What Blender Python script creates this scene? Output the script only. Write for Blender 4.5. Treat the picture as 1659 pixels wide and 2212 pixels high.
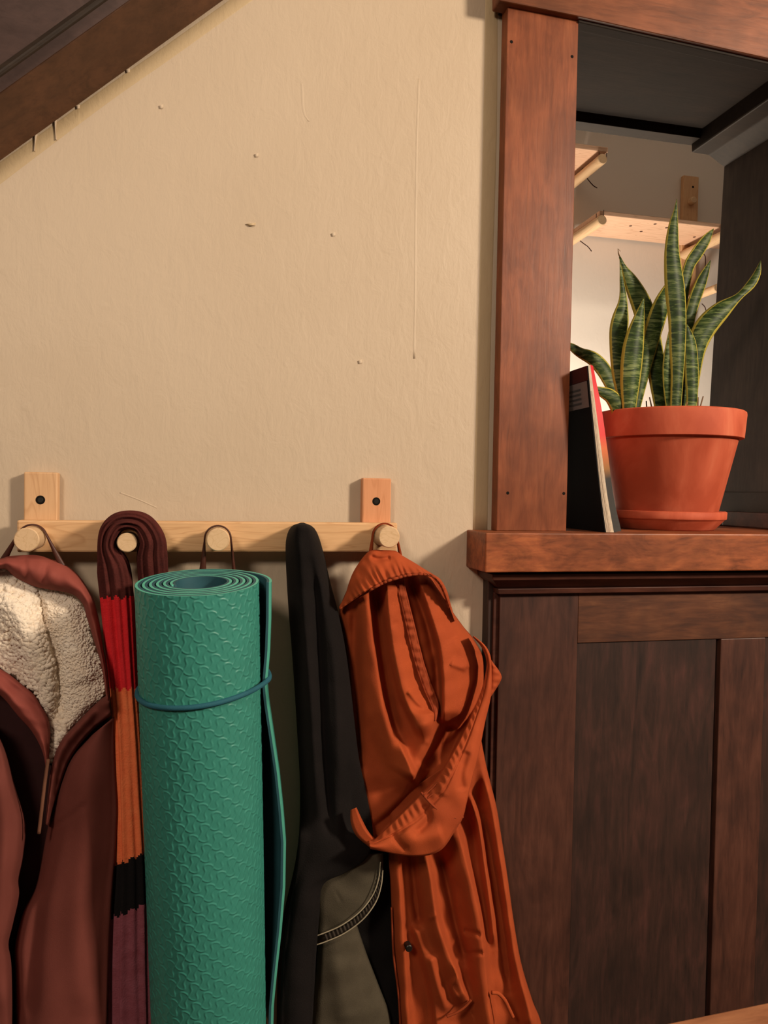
import bpy, bmesh, math, random
import numpy as np
from mathutils import Vector, Matrix

random.seed(7)
rng = np.random.default_rng(7)
S = bpy.context.scene
COL = S.collection
for o in list(bpy.data.objects):
    bpy.data.objects.remove(o)

# ------------------------------------------------------------------ camera
F, W, H = 1650.0, 1659.0, 2212.0
YAW, PITCH, ROLL = math.radians(13.0), math.radians(1.6), math.radians(1.0)
CP = np.array([0.0, -1.15, 1.40])
_fw = np.array([math.sin(YAW)*math.cos(PITCH), math.cos(YAW)*math.cos(PITCH), -math.sin(PITCH)])
_r = np.array([math.cos(YAW), -math.sin(YAW), 0.0])
_u = np.cross(_r, _fw)
RT = _r*math.cos(ROLL) + _u*math.sin(ROLL)
UP = -_r*math.sin(ROLL) + _u*math.cos(ROLL)
FW = _fw
cd = bpy.data.cameras.new('camera')
cam = bpy.data.objects.new('camera', cd)
COL.objects.link(cam)
cd.sensor_fit = 'VERTICAL'
cd.sensor_height = 36.0
cd.lens = 36.0*F/H
cd.clip_start = 0.02
m = Matrix.Identity(4)
for i in range(3):
    m[i][0], m[i][1], m[i][2], m[i][3] = RT[i], UP[i], -FW[i], CP[i]
cam.matrix_world = m
S.camera = cam

# ------------------------------------------------------------------ world, lights, exposure
wd = bpy.data.worlds.new('world'); S.world = wd
wd.use_nodes = True
wd.node_tree.nodes['Background'].inputs[0].default_value = (1.0, 0.82, 0.66, 1)
wd.node_tree.nodes['Background'].inputs[1].default_value = 0.04

def area_light(name, loc, target, size, power, color, spread=180, size_y=None):
    l = bpy.data.lights.new(name, 'AREA')
    l.energy = power; l.color = color; l.size = size
    if size_y:
        l.shape = 'RECTANGLE'; l.size_y = size_y
    l.spread = math.radians(spread)
    o = bpy.data.objects.new(name, l)
    COL.objects.link(o)
    o.location = loc
    d = Vector(target) - Vector(loc)
    o.rotation_euler = d.to_track_quat('-Z', 'Y').to_euler()
    return o

area_light('room_lamp_light', (2.2, -1.9, 2.42), (0.2, 0.0, 1.4), 0.32, 77.0, (1.0, 0.84, 0.66))
area_light('ceiling_lamp_light', (-0.75, -1.75, 2.3), (0.1, 0.0, 1.3), 0.35, 15.0, (1.0, 0.84, 0.68))
area_light('far_room_lamp_light', (1.0, 0.80, 1.10), (1.0, 1.25, 1.55), 0.25, 21.0, (1.0, 0.86, 0.70))

S.view_settings.view_transform = 'Standard'
S.view_settings.look = 'None'
S.view_settings.gamma = 1.0
S.view_settings.use_curve_mapping = False
S.view_settings.exposure = 0.2

# ------------------------------------------------------------------ helpers
def P(px, py, D):
    """world point seen at photo pixel (px,py), lying D metres in front of the cream wall (Y = -D)"""
    px = np.asarray(px, float); py = np.asarray(py, float); D = np.asarray(D, float)
    a = (px - W/2)/F; b = -(py - H/2)/F
    d = FW + a[..., None]*RT + b[..., None]*UP
    t = (-D - CP[1])/d[..., 1]
    return CP + d*t[..., None]
def p1(px, py, D):
    return P(np.float64(px), np.float64(py), np.float64(D))
def onZ(px, py, Z):
    d = FW + (px - W/2)/F*RT - (py - H/2)/F*UP
    return CP + d*(Z - CP[2])/d[2]
def project(p):
    v = np.asarray(p, float) - CP
    z = v @ FW
    return W/2 + F*(v @ RT)/z, H/2 - F*(v @ UP)/z

ORIG = {}
def thing(name, label, cat, base, group=None):
    o = bpy.data.objects.new(name, None)
    COL.objects.link(o)
    o.empty_display_size = 0.05
    o.location = base
    o['label'] = label; o['category'] = cat
    if group: o['group'] = group
    ORIG[o] = np.array(base, float)
    return o
def mesh_obj(name, V, faces, mat, parent=None, smooth=False, uv=None, recalc=False, matidx=None):
    V = np.asarray(V, float)
    org = ORIG[parent] if parent is not None else np.zeros(3)
    me = bpy.data.meshes.new(name)
    if isinstance(faces, np.ndarray):
        k = faces.shape[1]
        me.vertices.add(len(V)); me.vertices.foreach_set('co', (V - org).astype(np.float32).ravel())
        me.loops.add(faces.size); me.loops.foreach_set('vertex_index', faces.astype(np.int32).ravel())
        me.polygons.add(len(faces)); me.polygons.foreach_set('loop_start', np.arange(0, faces.size, k, dtype=np.int32))
        me.update(calc_edges=True)
    else:
        me.from_pydata((V - org).tolist(), [], [tuple(int(i) for i in f) for f in faces])
    if recalc:
        bm = bmesh.new(); bm.from_mesh(me)
        bmesh.ops.recalc_face_normals(bm, faces=bm.faces)
        bm.to_mesh(me); bm.free()
    mats = mat if isinstance(mat, (list, tuple)) else [mat]
    for q in mats: me.materials.append(q)
    if matidx is not None: me.polygons.foreach_set('material_index', matidx)
    if smooth: me.polygons.foreach_set('use_smooth', [True]*len(me.polygons))
    if uv is not None:
        l = me.uv_layers.new(name='UVMap')
        idx = np.zeros(len(me.loops), dtype=np.int32)
        me.loops.foreach_get('vertex_index', idx)
        l.data.foreach_set('uv', np.asarray(uv, float)[idx].ravel())
    me.update()
    o = bpy.data.objects.new(name, me)
    COL.objects.link(o)
    if parent is not None:
        o.parent = parent
    ORIG[o] = org
    return o
def struct(o, label=None):
    o['kind'] = 'structure'
    if label: o['label'] = label
    return o
def hexa(name, pts, mat, parent=None, bev=0.0, smooth=False):
    """8 corners: bottom 4 (ccw) then top 4"""
    f = [(0,3,2,1),(4,5,6,7),(0,1,5,4),(1,2,6,5),(2,3,7,6),(3,0,4,7)]
    return bevelled(name, pts, f, mat, parent, bev)
def bevelled(name, V, faces, mat, parent=None, bev=0.0, seg=2):
    org = ORIG[parent] if parent is not None else np.zeros(3)
    me = bpy.data.meshes.new(name)
    me.from_pydata((np.asarray(V, float) - org).tolist(), [], faces)
    bm = bmesh.new(); bm.from_mesh(me)
    bmesh.ops.recalc_face_normals(bm, faces=bm.faces)
    if bev > 0:
        bmesh.ops.bevel(bm, geom=list(bm.edges), offset=bev, segments=seg, affect='EDGES', profile=0.5)
    bm.to_mesh(me); bm.free()
    me.materials.append(mat)
    o = bpy.data.objects.new(name, me)
    COL.objects.link(o)
    if parent is not None: o.parent = parent
    ORIG[o] = org
    return o
def box(name, x0, x1, y0, y1, z0, z1, mat, parent=None, bev=0.0015):
    return hexa(name, [(x0,y0,z0),(x1,y0,z0),(x1,y1,z0),(x0,y1,z0),(x0,y0,z1),(x1,y0,z1),(x1,y1,z1),(x0,y1,z1)], mat, parent, bev)
def prism(name, xz, y0, y1, mat, parent=None, bev=0.0015):
    n = len(xz)
    V = [(x, y0, z) for x, z in xz] + [(x, y1, z) for x, z in xz]
    f = [tuple(range(n)), tuple(range(2*n-1, n-1, -1))] + [(i, (i+1) % n, n+(i+1) % n, n+i) for i in range(n)]
    return bevelled(name, V, f, mat, parent, bev)
def prism_px(name, px, D0, D1, mat, parent=None, bev=0.0015):
    """outline given at the plane D0 in front of the wall, then extruded straight back to D1"""
    q = [p1(x, y, D0) for x, y in px]
    return prism(name, [(a[0], a[2]) for a in q], -D0, -D1, mat, parent, bev)
def curve(pts, n, smooth=True):
    """Catmull-Rom resampling by arc length"""
    pts = np.asarray(pts, float)
    if len(pts) == 2 or not smooth:
        dense = pts
    else:
        e = np.vstack([2*pts[0]-pts[1], pts, 2*pts[-1]-pts[-2]])
        t = np.linspace(0, 1, 12, endpoint=False)[:, None]
        out = []
        for i in range(1, len(e)-2):
            a, b, c, d = e[i-1], e[i], e[i+1], e[i+2]
            out.append(0.5*((2*b) + (-a+c)*t + (2*a-5*b+4*c-d)*t**2 + (-a+3*b-3*c+d)*t**3))
        dense = np.vstack(out + [pts[-1:]])
    s = np.r_[0, np.cumsum(np.linalg.norm(np.diff(dense, axis=0), axis=1))]
    q = np.linspace(0, s[-1], n)
    return np.stack([np.interp(q, s, dense[:, k]) for k in range(dense.shape[1])], 1)
def ridge(X, Y, pts, amp, width, fade=0.12):
    """height of a soft fold that follows a pixel polyline"""
    pts = curve(pts, 14)
    best = np.full(X.shape, 1e9); tb = np.zeros(X.shape)
    n = len(pts)-1
    for i in range(n):
        ax, ay = pts[i]; bx, by = pts[i+1]
        dx, dy = bx-ax, by-ay
        t = np.clip(((X-ax)*dx + (Y-ay)*dy)/(dx*dx+dy*dy+1e-9), 0, 1)
        d = np.hypot(X-ax-t*dx, Y-ay-t*dy)
        k = d < best
        best = np.where(k, d, best); tb = np.where(k, (i+t)/n, tb)
    f = np.clip(np.minimum(tb, 1-tb)/fade, 0, 1)
    f = f*f*(3-2*f)
    return amp*np.exp(-(best/width)**2)*(0.25+0.75*f)
def fold(X, Y, pts, amp, wl, wr, fade=0.1):
    """like ridge, but with its own width left (wl) and right (wr) of a line drawn downwards: a lap of cloth"""
    pts = curve(pts, 16)
    best = np.full(X.shape, 1e9); tb = np.zeros(X.shape); sg = np.zeros(X.shape)
    n = len(pts)-1
    for i in range(n):
        ax, ay = pts[i]; bx, by = pts[i+1]
        dx, dy = bx-ax, by-ay
        t = np.clip(((X-ax)*dx + (Y-ay)*dy)/(dx*dx+dy*dy+1e-9), 0, 1)
        d = np.hypot(X-ax-t*dx, Y-ay-t*dy)
        k = d < best
        best = np.where(k, d, best); tb = np.where(k, (i+t)/n, tb)
        sg = np.where(k, dx*(Y-ay)-dy*(X-ax), sg)
    w = np.where(sg > 0, wl, wr)
    f = np.clip(np.minimum(tb, 1-tb)/fade, 0, 1); f = f*f*(3-2*f)
    return amp*np.exp(-(best/w)**2)*(0.1+0.9*f)
def step(x, a, b):
    t = np.clip((x-a)/(b-a), 0, 1)
    return t*t*(3-2*t)
def wob(X, Y, amp, wl, seed=0):
    r = np.random.default_rng(seed)
    z = np.zeros_like(X, dtype=float)
    for k in range(6):
        a = r.uniform(0, math.tau); l = wl*r.uniform(0.6, 1.7)
        z += np.sin((X*math.cos(a)+Y*math.sin(a))*math.tau/l + r.uniform(0, 6))
    return amp*z/3.0
def cloth(name, L, R, depth, mat, parent, nu=40, nv=80, back=0.012, thick=None, edge=0.14, edge_v=0.0, inset=0.06,
          uv=False, smoothL=True, smoothR=True):
    """closed cloth body between two pixel outlines; depth(px,py,u,v) = metres in front of the wall"""
    l = curve(L, nv, smoothL); r = curve(R, nv, smoothR)
    u = np.linspace(0, 1, nu)[None, :]*np.ones((nv, 1)); v = np.linspace(0, 1, nv)[:, None]*np.ones((1, nu))
    X = l[:, None, 0]*(1-u) + r[:, None, 0]*u
    Y = l[:, None, 1]*(1-u) + r[:, None, 1]*u
    D = depth(X, Y, u, v)
    if thick is not None: B = D - thick
    else:
        B = back(X, Y) if callable(back) else np.full(D.shape, back)
        D = np.maximum(D, B+0.006)
    t = np.clip(np.minimum(u, 1-u)/edge, 0, 1) if edge > 0 else np.ones_like(u)
    e = np.sqrt(np.clip(1-(1-t)**2, 0, 1))
    if edge_v > 0:
        tv = np.clip(np.minimum(v, 1-v)/edge_v, 0, 1)
        e = e*np.sqrt(np.clip(1-(1-tv)**2, 0, 1))
    D2 = B + (D-B)*e
    Vf = P(X, Y, D2)
    cx = X.mean(1, keepdims=True); cy = Y.mean(1, keepdims=True)
    Xi = X + (cx-X)*inset; Yi = Y + (cy-Y)*inset
    Vb = P(Xi, Yi, np.minimum(B, D2-0.0008))
    N = nu*nv
    V = np.vstack([Vf.reshape(-1, 3), Vb.reshape(-1, 3)])
    I = np.arange(N).reshape(nv, nu)
    q = np.stack([I[:-1, :-1], I[1:, :-1], I[1:, 1:], I[:-1, 1:]], -1).reshape(-1, 4)
    faces = np.vstack([q, q[:, ::-1]+N])
    loop = np.r_[I[0, :], I[1:, -1], I[-1, -2::-1], I[-2:0:-1, 0]]
    nxt = np.roll(loop, -1)
    side = np.stack([loop, nxt, nxt+N, loop+N], 1)
    faces = np.vstack([faces, side])
    UVc = None
    if uv:
        a = np.stack([u, v], -1).reshape(-1, 2); UVc = np.vstack([a, a])
    return mesh_obj(name, V, faces, mat, parent, smooth=True, uv=UVc)
def tube(name, pts, rad, mat, parent=None, n=10, flat=None, closed=False, caps=True):
    """round or flattened tube; flat = (axis vector, half width along it)"""
    pts = np.asarray(pts, float); k = len(pts)
    rad = np.full(k, rad) if np.isscalar(rad) else np.asarray(rad, float)
    V = []
    prev = None
    for i in range(k):
        a = pts[(i-1) % k] if (closed or i > 0) else pts[0]
        b = pts[(i+1) % k] if (closed or i < k-1) else pts[-1]
        t = b-a; t /= np.linalg.norm(t)+1e-12
        if flat is not None:
            w = np.asarray(flat[0], float); w = w - t*(w @ t); w /= np.linalg.norm(w)+1e-12
            e2 = np.cross(t, w)
            hw = flat[1] if np.isscalar(flat[1]) else flat[1][i]
        else:
            if prev is None:
                g = np.array([0, 0, 1.0]) if abs(t[2]) < 0.9 else np.array([0, 1.0, 0])
                w = np.cross(t, g)
            else:
                w = prev - t*(prev @ t)
            w /= np.linalg.norm(w)+1e-12
            prev = w; e2 = np.cross(t, w); hw = rad[i]
        for j in range(n):
            f = math.tau*j/n
            V.append(pts[i] + w*math.cos(f)*hw + e2*math.sin(f)*rad[i])
    faces = []
    m_ = k if closed else k-1
    for i in range(m_):
        for j in range(n):
            a = i*n+j; b = i*n+(j+1) % n; c = ((i+1) % k)*n+(j+1) % n; d = ((i+1) % k)*n+j
            faces.append((a, b, c, d))
    if caps and not closed:
        faces.append(tuple(range(n-1, -1, -1))); faces.append(tuple((k-1)*n+j for j in range(n)))
    return mesh_obj(name, V, faces, mat, parent, smooth=True, recalc=True)
def lathe(name, prof, center, mat, parent=None, n=72, closed=False):
    V = []; faces = []
    k = len(prof)
    for r, z in prof:
        for j in range(n):
            f = math.tau*j/n
            V.append((center[0]+r*math.cos(f), center[1]+r*math.sin(f), center[2]+z))
    for i in range(k-1):
        for j in range(n):
            faces.append((i*n+j, i*n+(j+1) % n, (i+1)*n+(j+1) % n, (i+1)*n+j))
    faces.append(tuple(range(n-1, -1, -1)))
    faces.append(tuple((k-1)*n+j for j in range(n)))
    return mesh_obj(name, V, faces, mat, parent, smooth=True, recalc=True)
def auto_sharp(o, ang=35):
    me = o.data
    bm = bmesh.new(); bm.from_mesh(me)
    for e in bm.edges:
        e.smooth = len(e.link_faces) != 2 or e.calc_face_angle(0) < math.radians(ang)
    bm.to_mesh(me); bm.free()
    return o
def rod(name, a, b, r, mat, parent=None, n=32, ch=0.0012, taper=1.0):
    a = np.asarray(a, float); b = np.asarray(b, float)
    t = (b-a)/np.linalg.norm(b-a)
    pts = [a, b-t*ch, b]
    o = tube(name, pts, [r*taper, r, r-ch], mat, parent, n=n)
    return auto_sharp(o, 28)

# ------------------------------------------------------------------ materials
def lin(h):
    h = h.lstrip('#')
    c = [int(h[i:i+2], 16)/255 for i in (0, 2, 4)]
    return tuple((x/12.92 if x <= 0.04045 else ((x+0.055)/1.055)**2.4) for x in c) + (1.0,)
class MB:
    def __init__(s, name, rough=0.6, spec=0.4):
        s.m = bpy.data.materials.new(name); s.m.use_nodes = True
        s.nt = s.m.node_tree; s.n = s.nt.nodes
        s.b = s.n['Principled BSDF']
        s.b.inputs['Roughness'].default_value = rough
        s.b.inputs['Specular IOR Level'].default_value = spec
        s._pos = None
    def new(s, t, **kw):
        x = s.n.new(t)
        for k, v in kw.items():
            setattr(x, k, v)
        return x
    def link(s, a, b): s.nt.links.new(a, b)
    def pos(s, scale=(1, 1, 1), rot=(0, 0, 0), loc=(0, 0, 0)):
        if s._pos is None: s._pos = s.new('ShaderNodeNewGeometry').outputs['Position']
        mp = s.new('ShaderNodeMapping')
        mp.inputs['Scale'].default_value = scale; mp.inputs['Rotation'].default_value = rot; mp.inputs['Location'].default_value = loc
        s.link(s._pos, mp.inputs['Vector'])
        return mp.outputs['Vector']
    def noise(s, vec, scale=5, detail=4, rough=0.55, dist=0.0):
        x = s.new('ShaderNodeTexNoise')
        x.inputs['Scale'].default_value = scale; x.inputs['Detail'].default_value = detail
        x.inputs['Roughness'].default_value = rough; x.inputs['Distortion'].default_value = dist
        s.link(vec, x.inputs['Vector'])
        return x.outputs['Fac']
    def ramp(s, fac, stops, interp='LINEAR'):
        x = s.new('ShaderNodeValToRGB'); cr = x.color_ramp
        cr.interpolation = interp
        while len(cr.elements) < len(stops): cr.elements.new(0.5)
        for e, (p, c) in zip(cr.elements, stops):
            e.position = p; e.color = c if not np.isscalar(c) else (c, c, c, 1)
        s.link(fac, x.inputs['Fac'])
        return x.outputs['Color']
    def mix(s, fac, a, b, mode='MIX'):
        x = s.new('ShaderNodeMix'); x.data_type = 'RGBA'; x.blend_type = mode
        for sock, val in ((x.inputs[0], fac), (x.inputs[6], a), (x.inputs[7], b)):
            if hasattr(val, 'default_value') or hasattr(val, 'is_linked'): s.link(val, sock)
            else: sock.default_value = val
        return x.outputs[2]
    def math(s, op, a, b=None):
        x = s.new('ShaderNodeMath'); x.operation = op
        for sock, val in ((x.inputs[0], a), (x.inputs[1], b)):
            if val is None: continue
            if hasattr(val, 'is_linked'): s.link(val, sock)
            else: sock.default_value = val
        return x.outputs[0]
    def bump(s, h, strength=0.3, dist=0.002, prev=None):
        x = s.new('ShaderNodeBump')
        x.inputs['Strength'].default_value = strength; x.inputs['Distance'].default_value = dist
        s.link(h, x.inputs['Height'])
        if prev is not None: s.link(prev, x.inputs['Normal'])
        return x.outputs['Normal']
    def done(s, color=None, normal=None, rough=None):
        if color is not None:
            if hasattr(color, 'is_linked'): s.link(color, s.b.inputs['Base Color'])
            else: s.b.inputs['Base Color'].default_value = color
        if normal is not None: s.link(normal, s.b.inputs['Normal'])
        if rough is not None: s.link(rough, s.b.inputs['Roughness'])
        return s.m
def plaster(name, c1, c2, bump=1.0):
    k = MB(name, 0.55, 0.35)
    big = k.noise(k.pos(), 2.2, 3)
    col = k.ramp(big, [(0.3, lin(c1)), (0.7, lin(c2))])
    stroke = k.noise(k.pos((1, 1, 0.22)), 190, 3, 0.6)
    lump = k.noise(k.pos((1, 1, 0.6)), 38, 4, 0.6, 0.6)
    spots = k.ramp(k.noise(k.pos(), 30, 2), [(0.66, 0.0), (0.76, 1.0)])
    n = k.bump(stroke, 0.16*bump, 0.003)
    n = k.bump(lump, 0.22*bump, 0.008, n)
    n = k.bump(spots, 0.12*bump, 0.003, n)
    return k.done(col, n)
def wood(name, dark, mid, light, axis='z', rough=0.38, blotch=True, fine=1.0, seed=0.0, bump=0.15, st=0.11):
    k = MB(name, rough, 0.28)
    sc = {'z': (1, 1, st), 'x': (st, 1, 1), 'y': (1, st, 1)}[axis]
    v = k.pos(sc, loc=(seed, seed*1.7, seed*0.6))
    g1 = k.noise(v, 130*fine, 5, 0.65, 0.5)
    g2 = k.noise(k.pos(tuple(x*(2.2 if x < 1 else 1) for x in sc), loc=(seed*2, 0, seed)), 22, 5, 0.6, 1.8)
    c = k.ramp(g1, [(0.3, lin(dark)), (0.5, lin(mid)), (0.72, lin(light))])
    c = k.mix(0.55, c, k.ramp(g2, [(0.32, lin(dark)), (0.52, lin(mid)), (0.75, lin(light))]))
    if blotch:
        b = k.noise(k.pos(loc=(seed, seed, seed)), 9, 3, 0.6)
        c = k.mix(k.ramp(b, [(0.42, 0.0), (0.7, 0.65)]), c, lin(dark))
    return k.done(c, k.bump(g1, bump, 0.001))
def pine(name, c1, c2, axis='x'):
    k = MB(name, 0.5, 0.35)
    sc = {'z': (1, 1, 0.09), 'x': (0.09, 1, 1), 'y': (1, 0.09, 1)}[axis]
    ring = k.noise(k.pos(sc), 26, 2, 0.4, 1.3)
    band = k.math('FRACT', k.math('MULTIPLY', ring, 9.0))
    c = k.ramp(band, [(0.0, lin(c1)), (0.72, lin(c1)), (0.9, lin(c2)), (1.0, lin(c1))])
    c = k.mix(0.55, c, lin(c1))
    f = k.noise(k.pos(sc), 240, 3)
    c = k.mix(k.ramp(f, [(0.45, 0.0), (0.8, 0.35)]), c, lin(c2))
    return k.done(c, k.bump(f, 0.08, 0.0008))
def fabric(name, c, c2=None, scale=900, bump=0.25, rough=0.85, sheen=0.3, mottle=14):
    k = MB(name, rough, 0.2)
    k.b.inputs['Sheen Weight'].default_value = sheen
    k.b.inputs['Sheen Roughness'].default_value = 0.5
    k.b.inputs['Sheen Tint'].default_value = lin(c2 or c)
    f = k.noise(k.pos(), scale, 2)
    g = k.noise(k.pos(), mottle, 4, 0.65)
    col = k.ramp(g, [(0.3, lin(c)), (0.72, lin(c2 or c))])
    return k.done(col, k.bump(f, bump, 0.001))
def plain(name, c, rough=0.5, spec=0.4, metal=0.0, nscale=60, vary=0.12):
    k = MB(name, rough, spec)
    k.b.inputs['Metallic'].default_value = metal
    a = lin(c); d = tuple(x*(1-vary*2) for x in a[:3]) + (1,)
    return k.done(k.ramp(k.noise(k.pos(), nscale, 3), [(0.3, d), (0.7, a)]))

M = {}
M['cream'] = plaster('cream_plaster', '#baa68e', '#c1ae97', 0.8)
M['cream_old'] = plaster('cream_old_paint', '#b8a07c', '#bda684', 0.8)
M['white_wall'] = plaster('pale_wall', '#ddd3c8', '#e2d9cf', 0.3)
M['col'] = wood('stained_wood_column', '#572b16', '#824528', '#9a5a38', 'z', 0.4)
M['hdr'] = wood('stained_wood_header', '#4d2814', '#784328', '#91583a', 'x', 0.4, seed=3.1)
M['ledge'] = wood('stained_wood_ledge', '#4a2511', '#8c4b2b', '#b3683c', 'x', 0.45, seed=5.7, fine=0.9, st=0.2)
M['stile'] = wood('stained_wood_stile', '#2c1b16', '#4a2c22', '#5c3a2e', 'z', 0.5, seed=2.2)
M['rail_w'] = wood('stained_wood_rail', '#2f1c16', '#56321f', '#754a30', 'x', 0.5, seed=8.2)
M['panel'] = wood('stained_wood_panel', '#211815', '#35241e', '#50302a', 'z', 0.5, seed=6.4)  # darker wood tone than the post and ledge
M['crown'] = wood('stained_wood_crown', '#2b1712', '#4c2a20', '#5f382a', 'x', 0.45, seed=1.4)
M['dark'] = wood('shaded_stained_wood', '#1d140e', '#2c2016', '#36281d', 'x', 0.6, seed=4.4)  # stained wood, darkened in colour for the unlit inside of the opening
M['darkz'] = wood('shaded_stained_jamb', '#231b17', '#382d26', '#44372e', 'z', 0.6, seed=7.4)  # shade on the inward jamb face put into its wood colour
M['soffit'] = wood('shaded_soffit_wood', '#18110b', '#261a11', '#302218', 'x', 0.75, seed=2.9, bump=0.35)  # soffit's shade painted in as a near-black wood colour
M['stair'] = wood('stained_stair_wood', '#3f2a1c', '#573a28', '#64432d', 'x', 0.45, seed=9.1)
M['stair2'] = wood('stained_stair_soffit', '#352622', '#453430', '#503c36', 'x', 0.5, seed=9.9)
M['pine'] = pine('pine_rail_wood', '#d2a87b', '#ae7d4f', 'x')
M['pinez'] = pine('pine_upright_wood', '#d0a67c', '#b28255', 'z')
M['piney'] = pine('pine_peg_wood', '#d0b08a', '#b9946a', 'y')
M['pine_r'] = pine('reddish_pine_upright', '#cc8f66', '#b5764d', 'z')
M['shelfpine'] = pine('knotty_shelf_pine', '#d8b295', '#a8775a', 'x')
M['table'] = wood('table_wood', '#7a4c33', '#9a6545', '#ad7753', 'x', 0.4, blotch=False)
M['floor'] = wood('floor_boards', '#3d2618', '#5c3b26', '#6f4930', 'y', 0.4)
M['black'] = plain('dark_hole', '#16120f', 0.8, 0.1)
M['screw'] = plain('screw_metal', '#3a3733', 0.4, 0.5, 0.8)

# ------------------------------------------------------------------ setting
ZT = p1(1250, 40, 0.03)[2]             # underside of the opening's header
ZL = p1(1048, 1151, 0.085)[2]          # top of the ledge
ZLB = p1(1048, 1237, 0.085)[2]         # underside of the ledge nosing
XC0 = p1(1097, 8, 0.03)[0]             # column front, left edge
XC1 = p1(1250, 40, 0.03)[0]
XWL = p1(1085, 20, 0.0)[0]
YB = 0.28                              # back plane of the divider

wall = struct(box('wall_back', -1.25, XWL+0.02, 0.0, 0.12, 0.0, 2.75, M['cream'], None, 0), 'cream painted plaster wall with brushed bumpy surface')
fl = struct(box('floor', -1.3, 2.6, -2.6, 1.4, -0.05, 0.0, M['floor'], None, 0), 'brown wooden floor')
cl = struct(box('ceiling', -1.3, 2.6, -2.6, 1.4, 2.75, 2.8, M['white_wall'], None, 0), 'plain pale ceiling')
fw_ = struct(box('wall_far', 0.0, 2.6, 1.25, 1.35, 0.0, 2.75, M['white_wall'], None, 0), 'pale wall of the room beyond the opening')

# paint marks on the cream wall: thin raised runs of paint
def wall_strip(name, L, R, mat, h=0.0012):
    return cloth(name, L, R, lambda x, y, u, v: -0.0004 + (h+0.0004)*np.sin(np.clip(u*math.pi, 0, math.pi))**0.6*np.ones_like(x), mat, wall, nu=7, nv=30, back=-0.008, edge=0.0, inset=0.0)
wall_strip('paint_band', [(-20, 358), (100, 275), (240, 175), (360, 92), (520, -22)], [(-20, 420), (90, 335), (240, 222), (380, 124), (560, -5)], M['cream_old'], 0.0006)
wall_strip('paint_band', [(1046, -20), (1040, 300), (1030, 700), (1018, 1149)], [(1078, -20), (1076, 300), (1064, 700), (1056, 1149)], M['cream_old'], 0.0008)
wall_strip('paint_ridge', [(901, 170), (897, 300), (894, 500), (893, 640), (891, 775)], [(909, 170), (904, 300), (901, 500), (900, 640), (898, 775)], M['cream'], 0.0003)
for a, b in (((118, 262), (121, 302)), ((76, 296), (74, 326))):
    wall_strip('paint_drip', [(a[0]-4, a[1]-6), ((a[0]+b[0])/2-2, (a[1]+b[1])/2), (b[0]-2, b[1])], [(a[0]+5, a[1]-6), ((a[0]+b[0])/2+2, (a[1]+b[1])/2), (b[0]+2, b[1])], M['cream'], 0.003)
for x, y in ((168, 230), (276, 152), (348, 229), (554, 334), (720, 505), (778, 780)):
    wall_strip('paint_drip', [(x-6, y), (x-4, y+6)], [(x+5, y-4), (x+5, y+3)], M['cream'], 0.0025)
wall_strip('wall_chip', [(529, 484), (536, 488)], [(553, 481), (552, 486)], M['cream_old'], 0.004)
wall_strip('paint_ridge', [(258, 1066), (300, 1082), (338, 1099)], [(260, 1062), (302, 1078), (340, 1095)], M['cream'], 0.0004)
wall_strip('paint_ridge', [(648, 180), (652, 240), (664, 262)], [(656, 180), (660, 240), (670, 262)], M['cream'], 0.0003)

# staircase stringer in the upper left corner
def slope_board(name, low, high, d_low, d_high, mat, parent=None, th=0.02, bev=0.0015):
    """board whose lower edge lies near the wall and whose upper edge leans out over the room"""
    a, b = [p1(x, y, d_low) for x, y in low]; c, d = [p1(x, y, d_high) for x, y in high]
    off = np.array([0, th*0.35, th])
    return hexa(name, [a, b, d, c, a+off, b+off, d+off, c+off], mat, parent, bev)
st = struct(slope_board('trim_1', [(-140, 449), (640, -112)], [(-140, 303), (640, -258)], 0.004, 0.085, M['stair']), 'dark stained stair soffit running diagonally above the cream wall')
slope_board('moulding', [(-140, 303), (268, 9)], [(-140, 268), (246, -4)], 0.090, 0.098, M['stair2'], st, 0.02, 0.003)
slope_board('moulding', [(-140, 272), (246, -5)], [(-140, 258), (240, -18)], 0.106, 0.112, M['dark'], st, 0.02, 0.003)
slope_board('soffit_panel', [(-140, 300), (500, -158)], [(-400, -100), (300, -500)], 0.094, 0.20, M['stair2'], st, 0.02, 0.0)

# column of the wooden divider
co = struct(box('trim_2', XC0, XC1, -0.03, -0.006, ZL, ZT+0.02, M['col'], None, 0.0012), 'red brown stained wooden post beside the cream wall')
box('side_board', XWL, XWL+0.02, -0.024, 0.12, ZL, ZT+0.01, M['crown'], co, 0.001)
box('core_board', XWL+0.02, XC1-0.012, -0.006, YB-0.005, ZL, ZT, M['darkz'], co, 0.001)
for x, y in ((1097, 1065), (1218, 1066), (1236, 122), (1105, 90)):
    a = p1(x, y, 0.0303)
    rod('nail_hole', (a[0], -0.0285, a[2]), (a[0], -0.0304, a[2]), 0.0026, M['black'], co, 14, 0.0004)

# header above the opening
hb = struct(prism_px('trim_3', [(1078, 0), (1250, 34), (1700, 134), (1700, -260), (1078, -260)], 0.042, 0.012, M['hdr'], None, 0.002), 'red brown stained header board above the opening')
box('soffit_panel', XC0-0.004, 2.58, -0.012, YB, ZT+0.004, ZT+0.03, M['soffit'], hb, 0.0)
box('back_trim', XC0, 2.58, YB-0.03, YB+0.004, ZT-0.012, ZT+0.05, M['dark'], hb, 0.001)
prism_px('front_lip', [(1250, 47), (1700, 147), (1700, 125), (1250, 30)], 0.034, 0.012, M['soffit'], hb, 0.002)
box('wall_above', XWL, 2.58, -0.02, YB, ZT+0.05, 2.75, M['dark'], hb, 0.0)

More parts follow.
